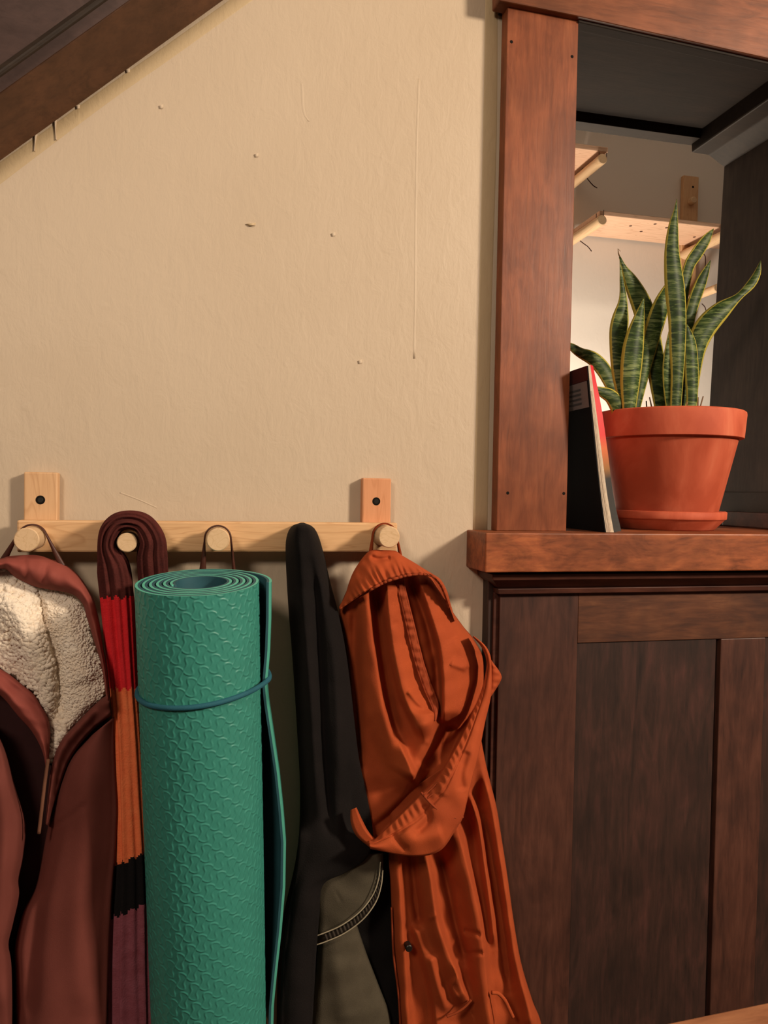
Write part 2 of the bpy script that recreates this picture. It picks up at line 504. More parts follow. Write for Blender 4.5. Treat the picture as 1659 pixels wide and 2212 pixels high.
# right jamb with its chamfered beam
q = [p1(x, y, -YB) for x, y in ((1493, 225), (1493, 330), (1530, 336), (1562, 361), (2600, 361), (2600, 225))]
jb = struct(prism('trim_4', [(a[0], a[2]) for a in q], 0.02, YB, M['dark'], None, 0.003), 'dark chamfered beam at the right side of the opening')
a = p1(1564, 355, -YB); b = p1(1516, 1146, -YB)
prism('jamb_panel', [(a[0], a[2]), (b[0], ZL), (2.58, ZL), (2.58, a[2])], -0.01, YB, M['darkz'], jb, 0.002)
a = p1(1519, 1062, -YB)
box('plinth_board', a[0]-0.001, a[0]+0.4, 0.0, YB+0.004, ZL, a[2], M['dark'], jb, 0.002)
a = p1(1560, 1104, -0.2)
box('plinth_block', a[0], a[0]+0.3, -0.02, 0.2, ZL, a[2], M['crown'], jb, 0.003)

# ledge with crown moulding
XL0 = p1(1049, 1190, 0.085)[0]
le = struct(box('trim_5', XL0, 2.58, -0.085, YB+0.02, ZLB, ZL, M['ledge'], None, 0.002), 'thick reddish brown wooden ledge topping the panelled half wall')
def crown(name, d0, d1, y0, y1, xo0, xo1, bev=0.001):
    z0 = p1(1080, y0, 0.05)[2]; z1 = p1(1080, y1, 0.05)[2]
    V = [(XL0+xo0, -d0, z0), (2.58, -d0, z0), (2.58, 0.1, z0), (XL0+xo0, 0.1, z0),
         (XL0+xo1, -d1, z1), (2.58, -d1, z1), (2.58, 0.1, z1), (XL0+xo1, 0.1, z1)]
    # order: bottom ring at y1 (lower on the photo), top ring at y0
    V = V[4:] + V[:4]
    return hexa(name, V, M['crown'], le, bev)
crown('crown_fillet', 0.068, 0.066, 1238, 1251, 0.018, 0.020)
crown('crown_cove', 0.060, 0.040, 1251, 1273, 0.022, 0.040)
crown('crown_bead', 0.046, 0.044, 1273, 1285, 0.036, 0.038)

# panelled half wall
XH0 = p1(1080, 1300, 0.033)[0]
ZR = p1(1250, 1389, 0.033)[2]
zc = p1(1080, 1284, 0.05)[2]
hw = struct(box('wall_right', XH0-0.016, 2.58, -0.024, YB-0.02, 0.0, ZLB, M['panel'], None, 0.001), 'dark wooden panelled half wall under the ledge')
xs1 = p1(1247, 1400, 0.033)[0]; xg0 = p1(1546, 1500, 0.033)[0]; xg1 = p1(1554, 1500, 0.033)[0]; xs2 = p1(1650, 1500, 0.033)[0]
box('stile', XH0, xs1, -0.033, -0.02, 0.0, zc+0.004, M['stile'], hw, 0.0008)
box('rail', xs1+0.0003, 2.58, -0.033, -0.02, ZR, zc+0.004, M['rail_w'], hw, 0.0008)
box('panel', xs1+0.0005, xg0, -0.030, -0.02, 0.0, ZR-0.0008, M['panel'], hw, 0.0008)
box('stile', xg1, xs2, -0.033, -0.02, 0.0, ZR-0.0003, M['stile'], hw, 0.0015)
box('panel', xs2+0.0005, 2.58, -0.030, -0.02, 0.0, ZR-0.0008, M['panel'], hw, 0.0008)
# corner post of the half wall against the plaster
box('corner_board', XWL-0.004, XH0+0.0005, -0.028, 0.05, 0.0, zc, M['crown'], hw, 0.001)

# ------------------------------------------------------------------ peg rail
def peg_rail():
    a = p1(36, 1191, 0.038); b = p1(858, 1194, 0.038); c = p1(36, 1121.5, 0.038)
    z0 = (a[2]+b[2])/2; z1 = z0 + (c[2]-a[2])
    t = thing('peg_rail', 'pale pine coat rail with round pegs fixed to the cream wall', 'coat rail', ((a[0]+b[0])/2, 0, z0))
    box('rail', a[0], b[0], -0.038, -0.018, z0, z1, M['pine'], t, 0.0025)
    for x0, x1, ytop, hx, hy, mt in ((51, 124.5, 1020, 87, 1080, M['pinez']), (783, 845, 1033, 813, 1083, M['pine_r'])):
        l = p1(x0, 1080, 0.018); r = p1(x1, 1080, 0.018); tp = p1((x0+x1)/2, ytop, 0.018)
        up = box('upright', l[0], r[0], -0.018, -0.0005, z0+0.012, tp[2], mt, t, 0.002)
        h = p1(hx, hy, 0.0185)
        ho = rod('screw_hole', (h[0], -0.0165, h[2]), (h[0], -0.0184, h[2]), 0.0062, M['black'], up, 24, 0.0003)
        rod('screw', (h[0], -0.017, h[2]), (h[0], -0.0188, h[2]), 0.0042, M['screw'], up, 16, 0.0008)
    out = []
    for fx, fy in ((57, 1166), (274, 1172), (471, 1166), (656, 1166), (841, 1160)):
        f = p1(fx, fy, 0.092)
        rod('peg', (f[0], -0.036, f[2]), (f[0], -0.092, f[2]), 0.0155 if fx != 274 else 0.0128, M['piney'], t, 40, 0.0012)
        out.append(f)
    return out
PEGS = peg_rail()

# ------------------------------------------------------------------ garment materials
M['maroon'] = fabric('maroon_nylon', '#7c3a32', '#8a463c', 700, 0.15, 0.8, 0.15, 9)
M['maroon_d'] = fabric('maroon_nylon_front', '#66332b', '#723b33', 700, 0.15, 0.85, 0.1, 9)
M['maroon_in'] = fabric('shaded_maroon_inside', '#2a1512', '#35191a', 700, 0.1, 0.8, 0.0)  # shadow inside the jacket put into a blackish maroon
M['zip'] = fabric('brown_zipper', '#5e3a2b', '#77503c', 900, 0.3)
M['sherpa'] = fabric('cream_fleece', '#e6d4be', '#f0e3d2', 260, 0.9, 0.95, 0.4, 40)
M['leather'] = plain('brown_leather', '#4a2418', 0.5, 0.4)
M['leather_d'] = plain('dark_brown_cord', '#3b1f16', 0.6, 0.3)
M['mat_g'] = plain('teal_foam', '#378375', 0.45, 0.35, 0, 25, 0.05)
M['mat_e'] = plain('teal_foam_edge', '#5cb5a0', 0.6, 0.3, 0, 25, 0.05)
M['mat_b'] = plain('blue_foam', '#2d5660', 0.6, 0.3, 0, 40, 0.08)
M['elastic'] = fabric('blue_elastic', '#20515c', '#2a6070', 1500, 0.4, 0.7)
M['blackf'] = fabric('black_fleece', '#0f0b0a', '#15100f', 500, 0.5, 0.95, 0.05)
M['blackd'] = fabric('black_cloth', '#120f0e', '#171312', 500, 0.4, 0.95, 0.03)
M['olive'] = fabric('olive_grey_denim', '#443d30', '#50483a', 800, 0.5, 0.9, 0.1, 30)
M['olive_s'] = fabric('dark_denim_seam', '#332c26', '#3d352c', 800, 0.5, 0.9, 0.0)
M['thread'] = plain('pale_thread', '#a99c83', 0.8, 0.2)
M['orange'] = fabric('rust_orange_cotton', '#97401f', '#a84a23', 1100, 0.3, 0.85, 0.2, 12)
M['orange_d'] = fabric('rust_orange_seam', '#86371c', '#964120', 1100, 0.4, 0.85, 0.2, 60)
M['orange_in'] = fabric('rust_cotton_inside', '#7c3115', '#863819', 1100, 0.3, 0.9, 0.1)
for n, a, b in (('s_maroon', '#3f1a17', '#552520'), ('s_red', '#cf2229', '#dc2e33'), ('s_orange', '#e46c40', '#f0804f'),
                ('s_black', '#100d0d', '#151112'), ('s_purple', '#82414a', '#955460')):
    M[n] = fabric('knit_' + n[2:], a, b, 420, 0.7, 0.95, 0.35 if n != 's_black' else 0.02, 60)

def peg_loop(name, peg, start, end, mat, parent, r=0.0178, hw=0.004, th=0.0013, D=0.06, w0=0.004, w1=0.004):
    """cord hanging over a peg: two straight runs tangent to the peg and an arc over its top; w0, w1 = half widths at the ends, where the strap turns flat"""
    c = np.array([peg[0], -D, peg[2]])
    a = p1(*start); b = p1(*end)
    def tang(p, sgn):
        v = p - c; d = math.hypot(v[0], v[2])
        return math.atan2(v[2], v[0]) % math.tau, math.acos(min(1, r/d))
    ba, aa = tang(a, 1); bb, ab = tang(b, -1)
    if bb > math.pi: bb -= math.tau
    t0 = ba - aa; t1 = bb + ab
    arc = [c + np.array([math.cos(f)*r, 0, math.sin(f)*r]) for f in np.linspace(t0, t1, 18)]
    L = [a + (arc[0]-a)*k for k in np.linspace(0, 0.95, 14)]
    R = [arc[-1] + (b-arc[-1])*k for k in np.linspace(0.05, 1, 14)]
    rad = [w0 + (th-w0)*k for k in np.linspace(0, 1, 14)] + [th]*18 + [th + (w1-th)*k for k in np.linspace(0, 1, 14)]
    return tube(name, np.array(L + arc + R), rad, mat, parent, n=12, flat=((0, 1, 0), [hw if x < 0.0016 else hw*0.6 for x in rad]))

# ------------------------------------------------------------------ fleece lined jacket
def jacket():
    t = thing('fleece_lined_jacket', 'maroon jacket with cream fleece lining hanging from the leftmost peg', 'jacket', p1(110, 2300, 0.05))
    cloth('back_panel', [(-60, 1250), (-60, 1700), (-60, 2320)], [(140, 1270), (225, 1500), (240, 1800), (220, 2320)],
          lambda x, y, u, v: 0.02 + 0.008*np.sin(u*3), M['maroon_in'], t, 12, 24, 0.008, edge=0.2)
    top = [(-60, 1222), (0, 1207), (22, 1201), (76, 1199), (108, 1207), (141, 1220), (169, 1242), (191, 1273), (204, 1299), (214, 1340), (223, 1400), (231, 1450), (237, 1512)]
    low = [(-60, 1236), (0, 1229), (13, 1230), (33, 1247), (72, 1266), (104, 1273), (141, 1279), (163, 1288), (180, 1307), (187, 1333), (201, 1377), (219, 1438), (230, 1512)]
    def dc(x, y, u, v):
        d = 0.066 + 0.022*np.sin(np.clip(u, 0, 1)*math.pi*0.9) + 0.028*np.clip((y-1330)/120, 0, 1)
        d += ridge(x, y, [(52, 1205), (60, 1255)], -0.004, 7) + ridge(x, y, [(100, 1215), (92, 1262)], -0.003, 6)
        return d + wob(x, y, 0.0012, 40, 3)
    cloth('collar', top, low, dc, M['maroon'], t, 26, 110, thick=0.016, edge=0.22, inset=0.02)
    lb = [(-60, 1405), (0, 1443), (24, 1458), (50, 1479), (74, 1498), (91, 1524), (104, 1550), (109, 1575), (108, 1600), (104, 1650)]
    rt = [(-60, 1226), (20, 1226), (90, 1262), (150, 1279), (186, 1312), (200, 1370), (222, 1440), (230, 1494), (202, 1522), (160, 1568), (128, 1602), (108, 1650)]
    def dl(x, y, u, v):
        d = 0.050 + 0.012*np.sin(u*math.pi)
        d += ridge(x, y, [(80, 1280), (96, 1350), (118, 1410), (126, 1480), (122, 1550)], -0.015, 11)
        d += ridge(x, y, [(-10, 1270), (40, 1330), (70, 1400), (85, 1470), (104, 1560)], 0.013, 30)
        d += ridge(x, y, [(130, 1300), (165, 1390), (190, 1480)], 0.010, 34)
        d += ridge(x, y, [(60, 1270), (84, 1310), (100, 1370)], 0.004, 14)
        return d
    lin_ = cloth('lining', lb, rt, dl, M['sherpa'], t, 60, 110, thick=0.02, edge=0.06)
    # fleece tufts: small overlapping curls standing on the lining
    l = curve(lb, 200); r = curve(rt, 200)
    bmi = bmesh.new(); bmesh.ops.create_icosphere(bmi, subdivisions=1, radius=1.0)
    iv = np.array([v.co[:] for v in bmi.verts]); fi = np.array([[v.index for v in f.verts] for f in bmi.faces]); bmi.free()
    VV, FF = [], []
    k = 0
    for i in range(5200):
        v = rng.uniform(0, 0.985); u = rng.uniform(0.03, 0.97)
        j = int(v*199)
        x = l[j, 0]*(1-u) + r[j, 0]*u; y = l[j, 1]*(1-u) + r[j, 1]*u
        if x < -25: continue
        if np.hypot(*(l[j]-r[j])) < rng.uniform(0, 150): continue
        d = float(dl(np.array([[x]]), np.array([[y]]), np.array([[u]]), np.array([[v]]))[0, 0])
        left = 1.35 if x < 70 + (y-1250)*0.22 else 0.62
        s = rng.uniform(0.0019, 0.0036)*left
        c = p1(x, y, d - 0.0006*(1-left))
        a = rng.uniform(0, math.tau); st_ = rng.uniform(1.0, 2.0)
        sc = np.array([s*st_, s*0.75, s])
        w = iv*sc*rng.uniform(0.8, 1.2, iv.shape)
        ca, sa = math.cos(a), math.sin(a)
        w = np.stack([w[:, 0]*ca - w[:, 2]*sa, w[:, 1], w[:, 0]*sa + w[:, 2]*ca], 1)
        VV.append(w + c); FF.append(fi + k*len(iv)); k += 1
    o = mesh_obj('fleece_tufts', np.vstack(VV), np.vstack(FF), M['sherpa'], lin_, smooth=True)
    o['kind'] = 'stuff'
    # folded front edges
    def placket(x, y, u, v):
        return 0.074 + 0.024*step(x, 205, 235) + 0.012*np.sin(u*math.pi)**0.7 + 0.005*np.sin(u*math.pi*2+0.3) + wob(x, y, 0.0014, 34, 5)
    cloth('front_band', [(-60, 1470), (0, 1502), (40, 1548), (70, 1582), (92, 1625), (100, 1668)],
          [(-60, 1408), (0, 1444), (24, 1459), (50, 1480), (74, 1499), (91, 1525), (104, 1551), (109, 1580), (108, 1608), (104, 1668)], placket, M['maroon'], t, 24, 70, thick=0.02, edge=0.2, inset=0.02)
    cloth('front_band', [(235, 1498), (204, 1522), (160, 1567), (130, 1602), (112, 1650), (104, 1710), (98, 1780)],
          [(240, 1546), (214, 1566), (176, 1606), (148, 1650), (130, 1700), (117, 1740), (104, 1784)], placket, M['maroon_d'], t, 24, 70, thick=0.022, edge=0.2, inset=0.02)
    def dlf(x, y, u, v):
        d = 0.085 + 0.012*np.sin(u*math.pi*0.8) + wob(x, y, 0.003, 170, 8)
        return d + ridge(x, y, [(-10, 1640), (10, 1800), (-5, 2000), (10, 2210)], 0.01, 22)
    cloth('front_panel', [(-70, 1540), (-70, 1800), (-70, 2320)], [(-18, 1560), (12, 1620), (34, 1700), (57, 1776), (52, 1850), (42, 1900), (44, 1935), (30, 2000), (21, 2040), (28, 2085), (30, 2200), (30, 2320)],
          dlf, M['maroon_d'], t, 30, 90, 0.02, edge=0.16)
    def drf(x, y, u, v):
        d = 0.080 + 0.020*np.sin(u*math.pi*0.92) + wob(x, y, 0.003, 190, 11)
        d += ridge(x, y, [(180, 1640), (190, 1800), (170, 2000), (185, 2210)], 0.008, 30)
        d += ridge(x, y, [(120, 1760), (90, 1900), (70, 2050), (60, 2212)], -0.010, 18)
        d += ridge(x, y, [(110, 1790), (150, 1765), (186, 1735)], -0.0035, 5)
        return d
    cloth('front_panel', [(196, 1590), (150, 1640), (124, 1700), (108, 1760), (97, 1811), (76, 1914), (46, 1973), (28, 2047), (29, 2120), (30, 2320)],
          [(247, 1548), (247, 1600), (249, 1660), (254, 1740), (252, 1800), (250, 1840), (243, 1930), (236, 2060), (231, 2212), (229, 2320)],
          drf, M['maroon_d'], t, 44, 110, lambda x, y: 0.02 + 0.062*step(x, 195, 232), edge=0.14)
    tube('zipper', curve([p1(104, 1640, 0.094), p1(97, 1690, 0.095), p1(91, 1740, 0.096), p1(84, 1800, 0.093)], 24), 0.0022, M['zip'], t, 8)
    peg_loop('hanging_loop', PEGS[0], (4, 1216, 0.05), (136, 1226, 0.06), M['leather'], t, D=0.058, w0=0.005, w1=0.0045)
jacket()

# ------------------------------------------------------------------ striped scarf folded over the second peg
def scarf():
    t = thing('striped_scarf', 'ribbed knit scarf striped maroon, red, orange, black and purple over a peg', 'scarf', p1(285, 2320, 0.05))
    # centre line, (px, py, D, half width px, half depth m)
    ctl = [(286, 2330, .060, 47, .016), (285, 2212, .060, 46, .017), (283, 2080, .062, 44, .018), (284, 1960, .064, 41, .020), (285, 1855, .064, 35, .021), (281, 1720, .064, 31, .022),
           (276, 1600, .064, 29, .022), (269, 1490, .063, 28, .022), (260, 1380, .064, 31, .022), (253, 1290, .066, 33, .022), (245, 1225, .070, 32, .023), (232, 1180, .073, 19, .024),
           (238, 1148, .074, 20, .025), (256, 1128, .074, 20, .026), (284, 1123, .074, 20, .026), (311, 1133, .074, 22, .026), (329, 1164, .074, 26, .025), (329, 1200, .068, 31, .023), (331, 1240, .060, 31, .021), (335, 1320, .048, 30, .018), (337, 1420, .036, 30, .016), (340, 1560, .030, 28, .014)]
    c = curve(np.array(ctl)*np.array([1, 1, 1000, 1, 1000]), 420)
    c[:, 2] /= 1000; c[:, 4] /= 1000
    n = 72
    pts = P(c[:, 0], c[:, 1], c[:, 2])
    pxm = np.linalg.norm(P(c[:, 0]+1, c[:, 1], c[:, 2]) - pts, axis=1)
    rings = []
    yax = np.array([0, -1.0, 0])
    for i in range(len(pts)):
        a = pts[max(0, i-1)]; b = pts[min(len(pts)-1, i+1)]
        tg = (b-a)/np.linalg.norm(b-a)
        w = np.cross(tg, yax); w /= np.linalg.norm(w)
        d = np.cross(w, tg)
        f = np.linspace(0, math.tau, n, endpoint=False)
        loose = 0.7 + 0.5*abs(math.sin(i*0.013+1))
        rib = 1 + 0.10*loose*np.cos(f*13 + 0.5*math.sin(i*0.02)) + 0.03*np.cos(f*4 + i*0.008)
        rib -= 0.16*np.exp(-((np.mod(f-math.pi/2+0.25*math.sin(i*0.015)+math.pi, math.tau)-math.pi)/0.16)**2)
        sx = np.sign(np.cos(f))*np.abs(np.cos(f))**0.8
        hw = c[i, 3]*pxm[i]; hd = c[i, 4]
        rings.append(pts[i] + (rib*sx*hw)[:, None]*w + (rib*np.sin(f)*hd)[:, None]*d)
    R = np.array(rings)
    # colour limits along the front strand, by photo row (with a slant and a ragged knit edge)
    py = np.array([[project(R[i, j])[1] for j in range(n)] for i in range(len(R))])
    px = np.array([[project(R[i, j])[0] for j in range(n)] for i in range(len(R))])
    Iar = np.arange(len(R))[:, None]
    apex = int(np.argmin(c[:, 1]))
    sl = py + 0.36*(px-285)*np.clip((py-1700)/150, 0, 1) + 4*np.cos(np.arange(n)*math.tau/n*13)[None, :]
    band = np.select([sl > 1968, sl > 1857, sl > 1491, sl > 1293], [4, 3, 2, 1], 0)
    band = np.where(Iar > apex, 0, band)
    names = ['maroon_band', 'red_band', 'orange_band', 'black_band', 'purple_band']
    mats = ['s_maroon', 's_red', 's_orange', 's_black', 's_purple']
    labels = ['dark maroon knit band', 'bright red knit band', 'orange knit band', 'black knit band', 'dusty purple knit band']
    V = R.reshape(-1, 3)
    for k in range(5):
        faces = []
        for i in range(len(R)-1):
            for j in range(n):
                if band[i, j] == k:
                    j2 = (j+1) % n
                    faces.append((i*n+j, (i+1)*n+j, (i+1)*n+j2, i*n+j2))
        used = np.unique(np.array(faces)); remap = {int(q): z for z, q in enumerate(used)}
        o = mesh_obj(names[k], V[used], [tuple(remap[q] for q in f) for f in faces], M[mats[k]], t, smooth=True)
        o['label'] = labels[k]
scarf()

# ------------------------------------------------------------------ rolled yoga mat
def yoga_mat():
    T = p1(431, 1257, 0.155); B = p1(457, 2232, 0.092)
    Lm = np.linalg.norm(T-B); ax = (T-B)/Lm
    e1 = np.array([1.0, 0.06, 0]); e1 -= ax*(e1 @ ax); e1 /= np.linalg.norm(e1)
    e2 = np.cross(ax, e1)                # points away from the camera
    if e2[1] < 0: e2 = -e2
    t = thing('yoga_mat', 'teal green rolled yoga mat hanging upright from the middle peg', 'yoga mat', B)
    sc = np.linalg.norm(p1(432, 1257, 0.155)-T)
    pitch, th = 0.0084, 0.0064
    turns = 5.6
    R_end = 133*sc + pitch*0.80
    # free end: extra distance by height (rows of the photo)
    rows = np.array([1245, 1330, 1400, 1462, 1500, 1560, 1650, 1730, 1800, 1900, 2000, 2100, 2170, 2240])
    offp = np.array([15, 13, 9, 2, 5, 14, 27, 35, 40, 37, 27, 14, 6, 3])*sc
    zrow = Lm*(1-(rows-1257)/(2232-1257.0))
    def flap(z): return np.interp(z, zrow[::-1], offp[::-1])
    PHI_E = math.radians(-16)
    # angle list: a goes backwards from the free end (0) into the roll
    hi = np.arange(0, math.radians(18), 0.02)
    co_ = np.arange(math.radians(18), math.radians(148), 0.06)
    fine = np.arange(math.radians(148), math.radians(372), 0.0092)
    rest = np.arange(math.radians(372), turns*math.tau, 0.09)
    A = np.r_[hi, co_, fine, rest]
    nz = 880
    Z = np.linspace(0, Lm, nz)
    def surf(A, Z, off, relief=None):
        a = A[None, :]*np.ones((len(Z), 1)); z = Z[:, None]*np.ones((1, len(A)))
        r = R_end - pitch*a/math.tau + off
        k = np.clip(1-a/math.radians(75), 0, 1); k = k*k*(3-2*k)
        r = r + flap(z)*k
        # the inner turns sit a little lower
        if relief is not None: r = r + relief
        phi = PHI_E + a
        # slight ovalness of the roll
        return B + ax*z[..., None] + e1*(r*np.cos(phi))[..., None] + e2*(r*np.sin(phi))[..., None]
    # embossed bone pattern
    def bones():
        a = A[None, :]; z = Z[:, None]
        s = a*(R_end-pitch)
        cw, ch = 0.0145, 0.0133
        X = s/cw + 0.05*z/ch; Y = z/ch
        i = np.floor(X); j = np.floor(Y)
        dmin = np.full((len(Z), len(A)), 9.0)
        for di in (-1, 0, 1):
            for dj in (-1, 0, 1):
                I = i+di; J = j+dj
                par = np.mod(I+J, 2) > 0.5
                w = X-(I+0.5); u = Y-(J+0.5)
                w = w - 0.13*np.sin(u*3.4)
                r = 0.24 + 0.13*np.clip((np.abs(u)-0.10)/0.36, 0, 1)**1.2
                d = np.where(np.abs(u) < 0.5, np.abs(w)-r, np.hypot(np.abs(u)-0.5, w)-0.37)
                dmin = np.minimum(dmin, np.where(par, d, 9.0))
        h = np.exp(-(dmin/0.075)**2) + 0.35*np.clip(-dmin/0.1, 0, 1)
        fade = np.where((A > math.radians(140)) & (A < math.radians(380)), 1.0, 0.0)[None, :]
        return 0.00085*h*fade
    def sheet(name, off_out, off_in, mo, me_, mi, relief):
        nA = len(A)
        Vo = surf(A, Z, off_out, relief); Zi = np.linspace(0, Lm, 40)
        Vi = surf(A, Zi, off_in)
        V = [Vo.reshape(-1, 3), Vi.reshape(-1, 3)]
        io = np.arange(len(Z)*nA).reshape(len(Z), nA); ii = len(Z)*nA + np.arange(40*nA).reshape(40, nA)
        def quads(I): return np.stack([I[:-1, :-1], I[:-1, 1:], I[1:, 1:], I[1:, :-1]], -1).reshape(-1, 4)
        fo = quads(io); fi_ = quads(ii)
        base = len(Z)*nA + 40*nA
        # edges: own vertices so they stay crisp
        eo = surf(A, np.array([0.0, Lm]), off_out); ei = surf(A, np.array([0.0, Lm]), off_in)
        V += [eo.reshape(-1, 3), ei.reshape(-1, 3)]
        fe = []
        for q in range(2):
            a0 = base + q*nA; b0 = base + 2*nA + q*nA
            idx = np.arange(nA-1)
            fe.append(np.stack([a0+idx, a0+idx+1, b0+idx+1, b0+idx], 1))
        base += 4*nA
        Zc = np.linspace(0, Lm, 80)
        for q, Aq in enumerate((A[:1], A[-1:])):
            V += [surf(Aq, Zc, off_out).reshape(-1, 3), surf(Aq, Zc, off_in).reshape(-1, 3)]
            idx = np.arange(79)
            fe.append(np.stack([base+idx, base+idx+1, base+80+idx+1, base+80+idx], 1)); base += 160
        fe = np.vstack(fe)
        faces = np.vstack([fo, fi_, fe])
        mi_ = [0]*len(fo) + [2]*len(fi_) + [1]*len(fe)
        return mesh_obj(name, np.vstack(V), faces, [mo, me_, mi], t, smooth=True, matidx=mi_)
    global Z_
    rel = bones()
    o = sheet('foam_outer_layer', 0.0, -th*0.5, M['mat_g'], M['mat_e'], M['mat_e'], rel)
    o['label'] = 'embossed teal green foam layer'
    Zs = Z; 
    nz0 = 60
    Z2 = np.linspace(0, Lm, nz0)
    def sheet2():
        nonlocal Z, A
        A_keep = A
        A = np.r_[np.arange(0, math.radians(75), 0.04), np.arange(math.radians(75), turns*math.tau, 0.08)]
        Z = Z2
        q = sheet('foam_inner_layer', -th*0.5, -th, M['mat_b'], M['mat_b'], M['mat_b'], None)
        A = A_keep
        q['label'] = 'dark blue foam layer'
    sheet2()
    # elastic band around the roll
    zb = zrow[3]
    f = np.linspace(0, math.tau, 120, endpoint=False)
    pts = []
    for a in f:
        r = R_end + 0.0022 - pitch*a/math.tau
        k = max(0, 1-a/math.radians(75)); r += float(flap(zb))*k*k*(3-2*k)
        if a > math.radians(300):                       # eases back out over the step of the free end
            r += (pitch + float(flap(zb)))*((a-math.radians(300))/math.radians(60))**2
        phi = PHI_E + a
        zz = zb + 0.006*math.cos(phi) - 0.004*math.sin(phi)*0
        pts.append(B + ax*zz + e1*r*math.cos(phi) + e2*r*math.sin(phi))
    tube('elastic_band', pts, 0.0033, M['elastic'], t, 10, closed=True)
    peg_loop('hanging_strap', PEGS[2], (434, 1300, 0.05), (512, 1300, 0.05), M['leather'], t, hw=0.005, D=0.066, w0=0.0085, w1=0.004)
yoga_mat()

# ------------------------------------------------------------------ black wrap over the fourth peg
def black_wrap():
    t = thing('black_wrap', 'black cloth draped over a peg between the yoga mat and orange shirt', 'garment', p1(700, 2320, 0.04))
    def d(x, y, u, v):
        z = 0.078 + 0.034*np.clip(1-(y-1140)/130, 0, 1) + 0.012*np.sin(u*math.pi)
        z += ridge(x, y, [(672, 1215), (682, 1280), (690, 1400), (700, 1600), (715, 1800)], -0.014, 9)
        z += ridge(x, y, [(645, 1140), (655, 1300), (668, 1500), (680, 1750)], 0.009, 13)
        z += ridge(x, y, [(700, 1210), (718, 1330), (728, 1480), (735, 1700)], 0.008, 13)
        z -= 0.018*step(y, 1640, 1720)*step(x, 730, 770)*(1-step(y, 1790, 1850))
        z += 0.012*step(y, 1760, 1830)
        return z + wob(x, y, 0.001, 70, 4)
    cloth('front_fold', [(650, 1129), (630, 1137), (619, 1160), (617, 1200), (622, 1300), (630, 1400), (637, 1500), (643, 1600), (648, 1700), (646, 1800), (636, 1900), (618, 2000), (608, 2100), (602, 2330)],
          [(656, 1129), (676, 1138), (688, 1158), (699, 1195), (714, 1260), (730, 1320), (746, 1400), (757, 1480), (766, 1560), (776, 1640), (795, 1730), (806, 1810), (790, 1856), (745, 1886), (698, 1912), (690, 1980), (684, 2050), (680, 2120), (668, 2330)],
          d, M['blackf'], t, 44, 150, lambda x, y: np.maximum(0.040 - 0.028*step(y, 1200, 1232) + 0.055*step(x, 700, 740)*step(y, 1280, 1330), 0.012 + 0.076*step(y, 1750, 1810)), edge=0.3, edge_v=0.02)
    cloth('lower_fold', [(655, 1700), (640, 1850), (612, 1980), (600, 2100), (596, 2320)], [(800, 1690), (860, 1850), (880, 1980), (895, 2100), (900, 2320)],
          lambda x, y, u, v: 0.034 + 0.005*np.sin(u*9) + wob(x, y, 0.002, 90, 6), M['blackd'], t, 30, 50, 0.01, edge=0.2)
black_wrap()

# ------------------------------------------------------------------ olive grey denim jacket below the black wrap
def denim():
    t = thing('denim_jacket', 'olive grey denim garment with stitched hem showing below the black cloth', 'jacket', p1(760, 2320, 0.05))
    topc = [(668, 1856), (720, 1850), (775, 1846), (828, 1842)]
    hem = [(681, 2042), (705, 2034), (745, 2016), (785, 1986), (812, 1950), (824, 1915), (828, 1880)]
    def d(x, y, u, v):
        z = 0.066 + 0.016*np.sin(np.clip(v, 0, 1)*math.pi*0.9) + wob(x, y, 0.0015, 60, 9)
        return z + ridge(x, y, [(725, 1925), (738, 1950)], -0.001, 3)
    cloth('hem_panel', topc, hem, d, M['olive'], t, 40, 60, 0.05, edge=0.08, edge_v=0.1, inset=0.02)
    h = np.array(hem, float)
    up = h + np.array([-6, -17])
    def dh(x, y, u, v):
        return 0.0755 + 0.010*np.sin(np.clip(v, 0, 1)*math.pi*0.9) + 0.0012*np.sin(v*math.tau*24)
    cloth('hem_seam', up[1:], h[1:], dh, M['olive_s'], t, 10, 160, thick=0.008, edge=0.25, inset=0.0)
    for off in (np.array([-1, 0]), np.array([-6, -18])):
        c = curve(h + off, 60)
        v = np.linspace(0, 1, 60)
        dd = 0.077 + 0.012*np.sin(v*math.pi*0.9)
        tube('stitching', P(c[:, 0], c[:, 1], dd), 0.0009, M['thread'], t, 6)
    def d2(x, y, u, v):
        return 0.058 + 0.012*np.sin(u*math.pi) + wob(x, y, 0.002, 80, 2) + ridge(x, y, [(720, 2060), (735, 2130), (745, 2212)], 0.004, 20)
    cloth('lower_panel', [(688, 2020), (682, 2100), (672, 2212), (664, 2320)], [(770, 1995), (792, 2060), (815, 2120), (838, 2180), (845, 2215), (850, 2320)], d2, M['olive'], t, 34, 60, 0.049, edge=0.14)
denim()

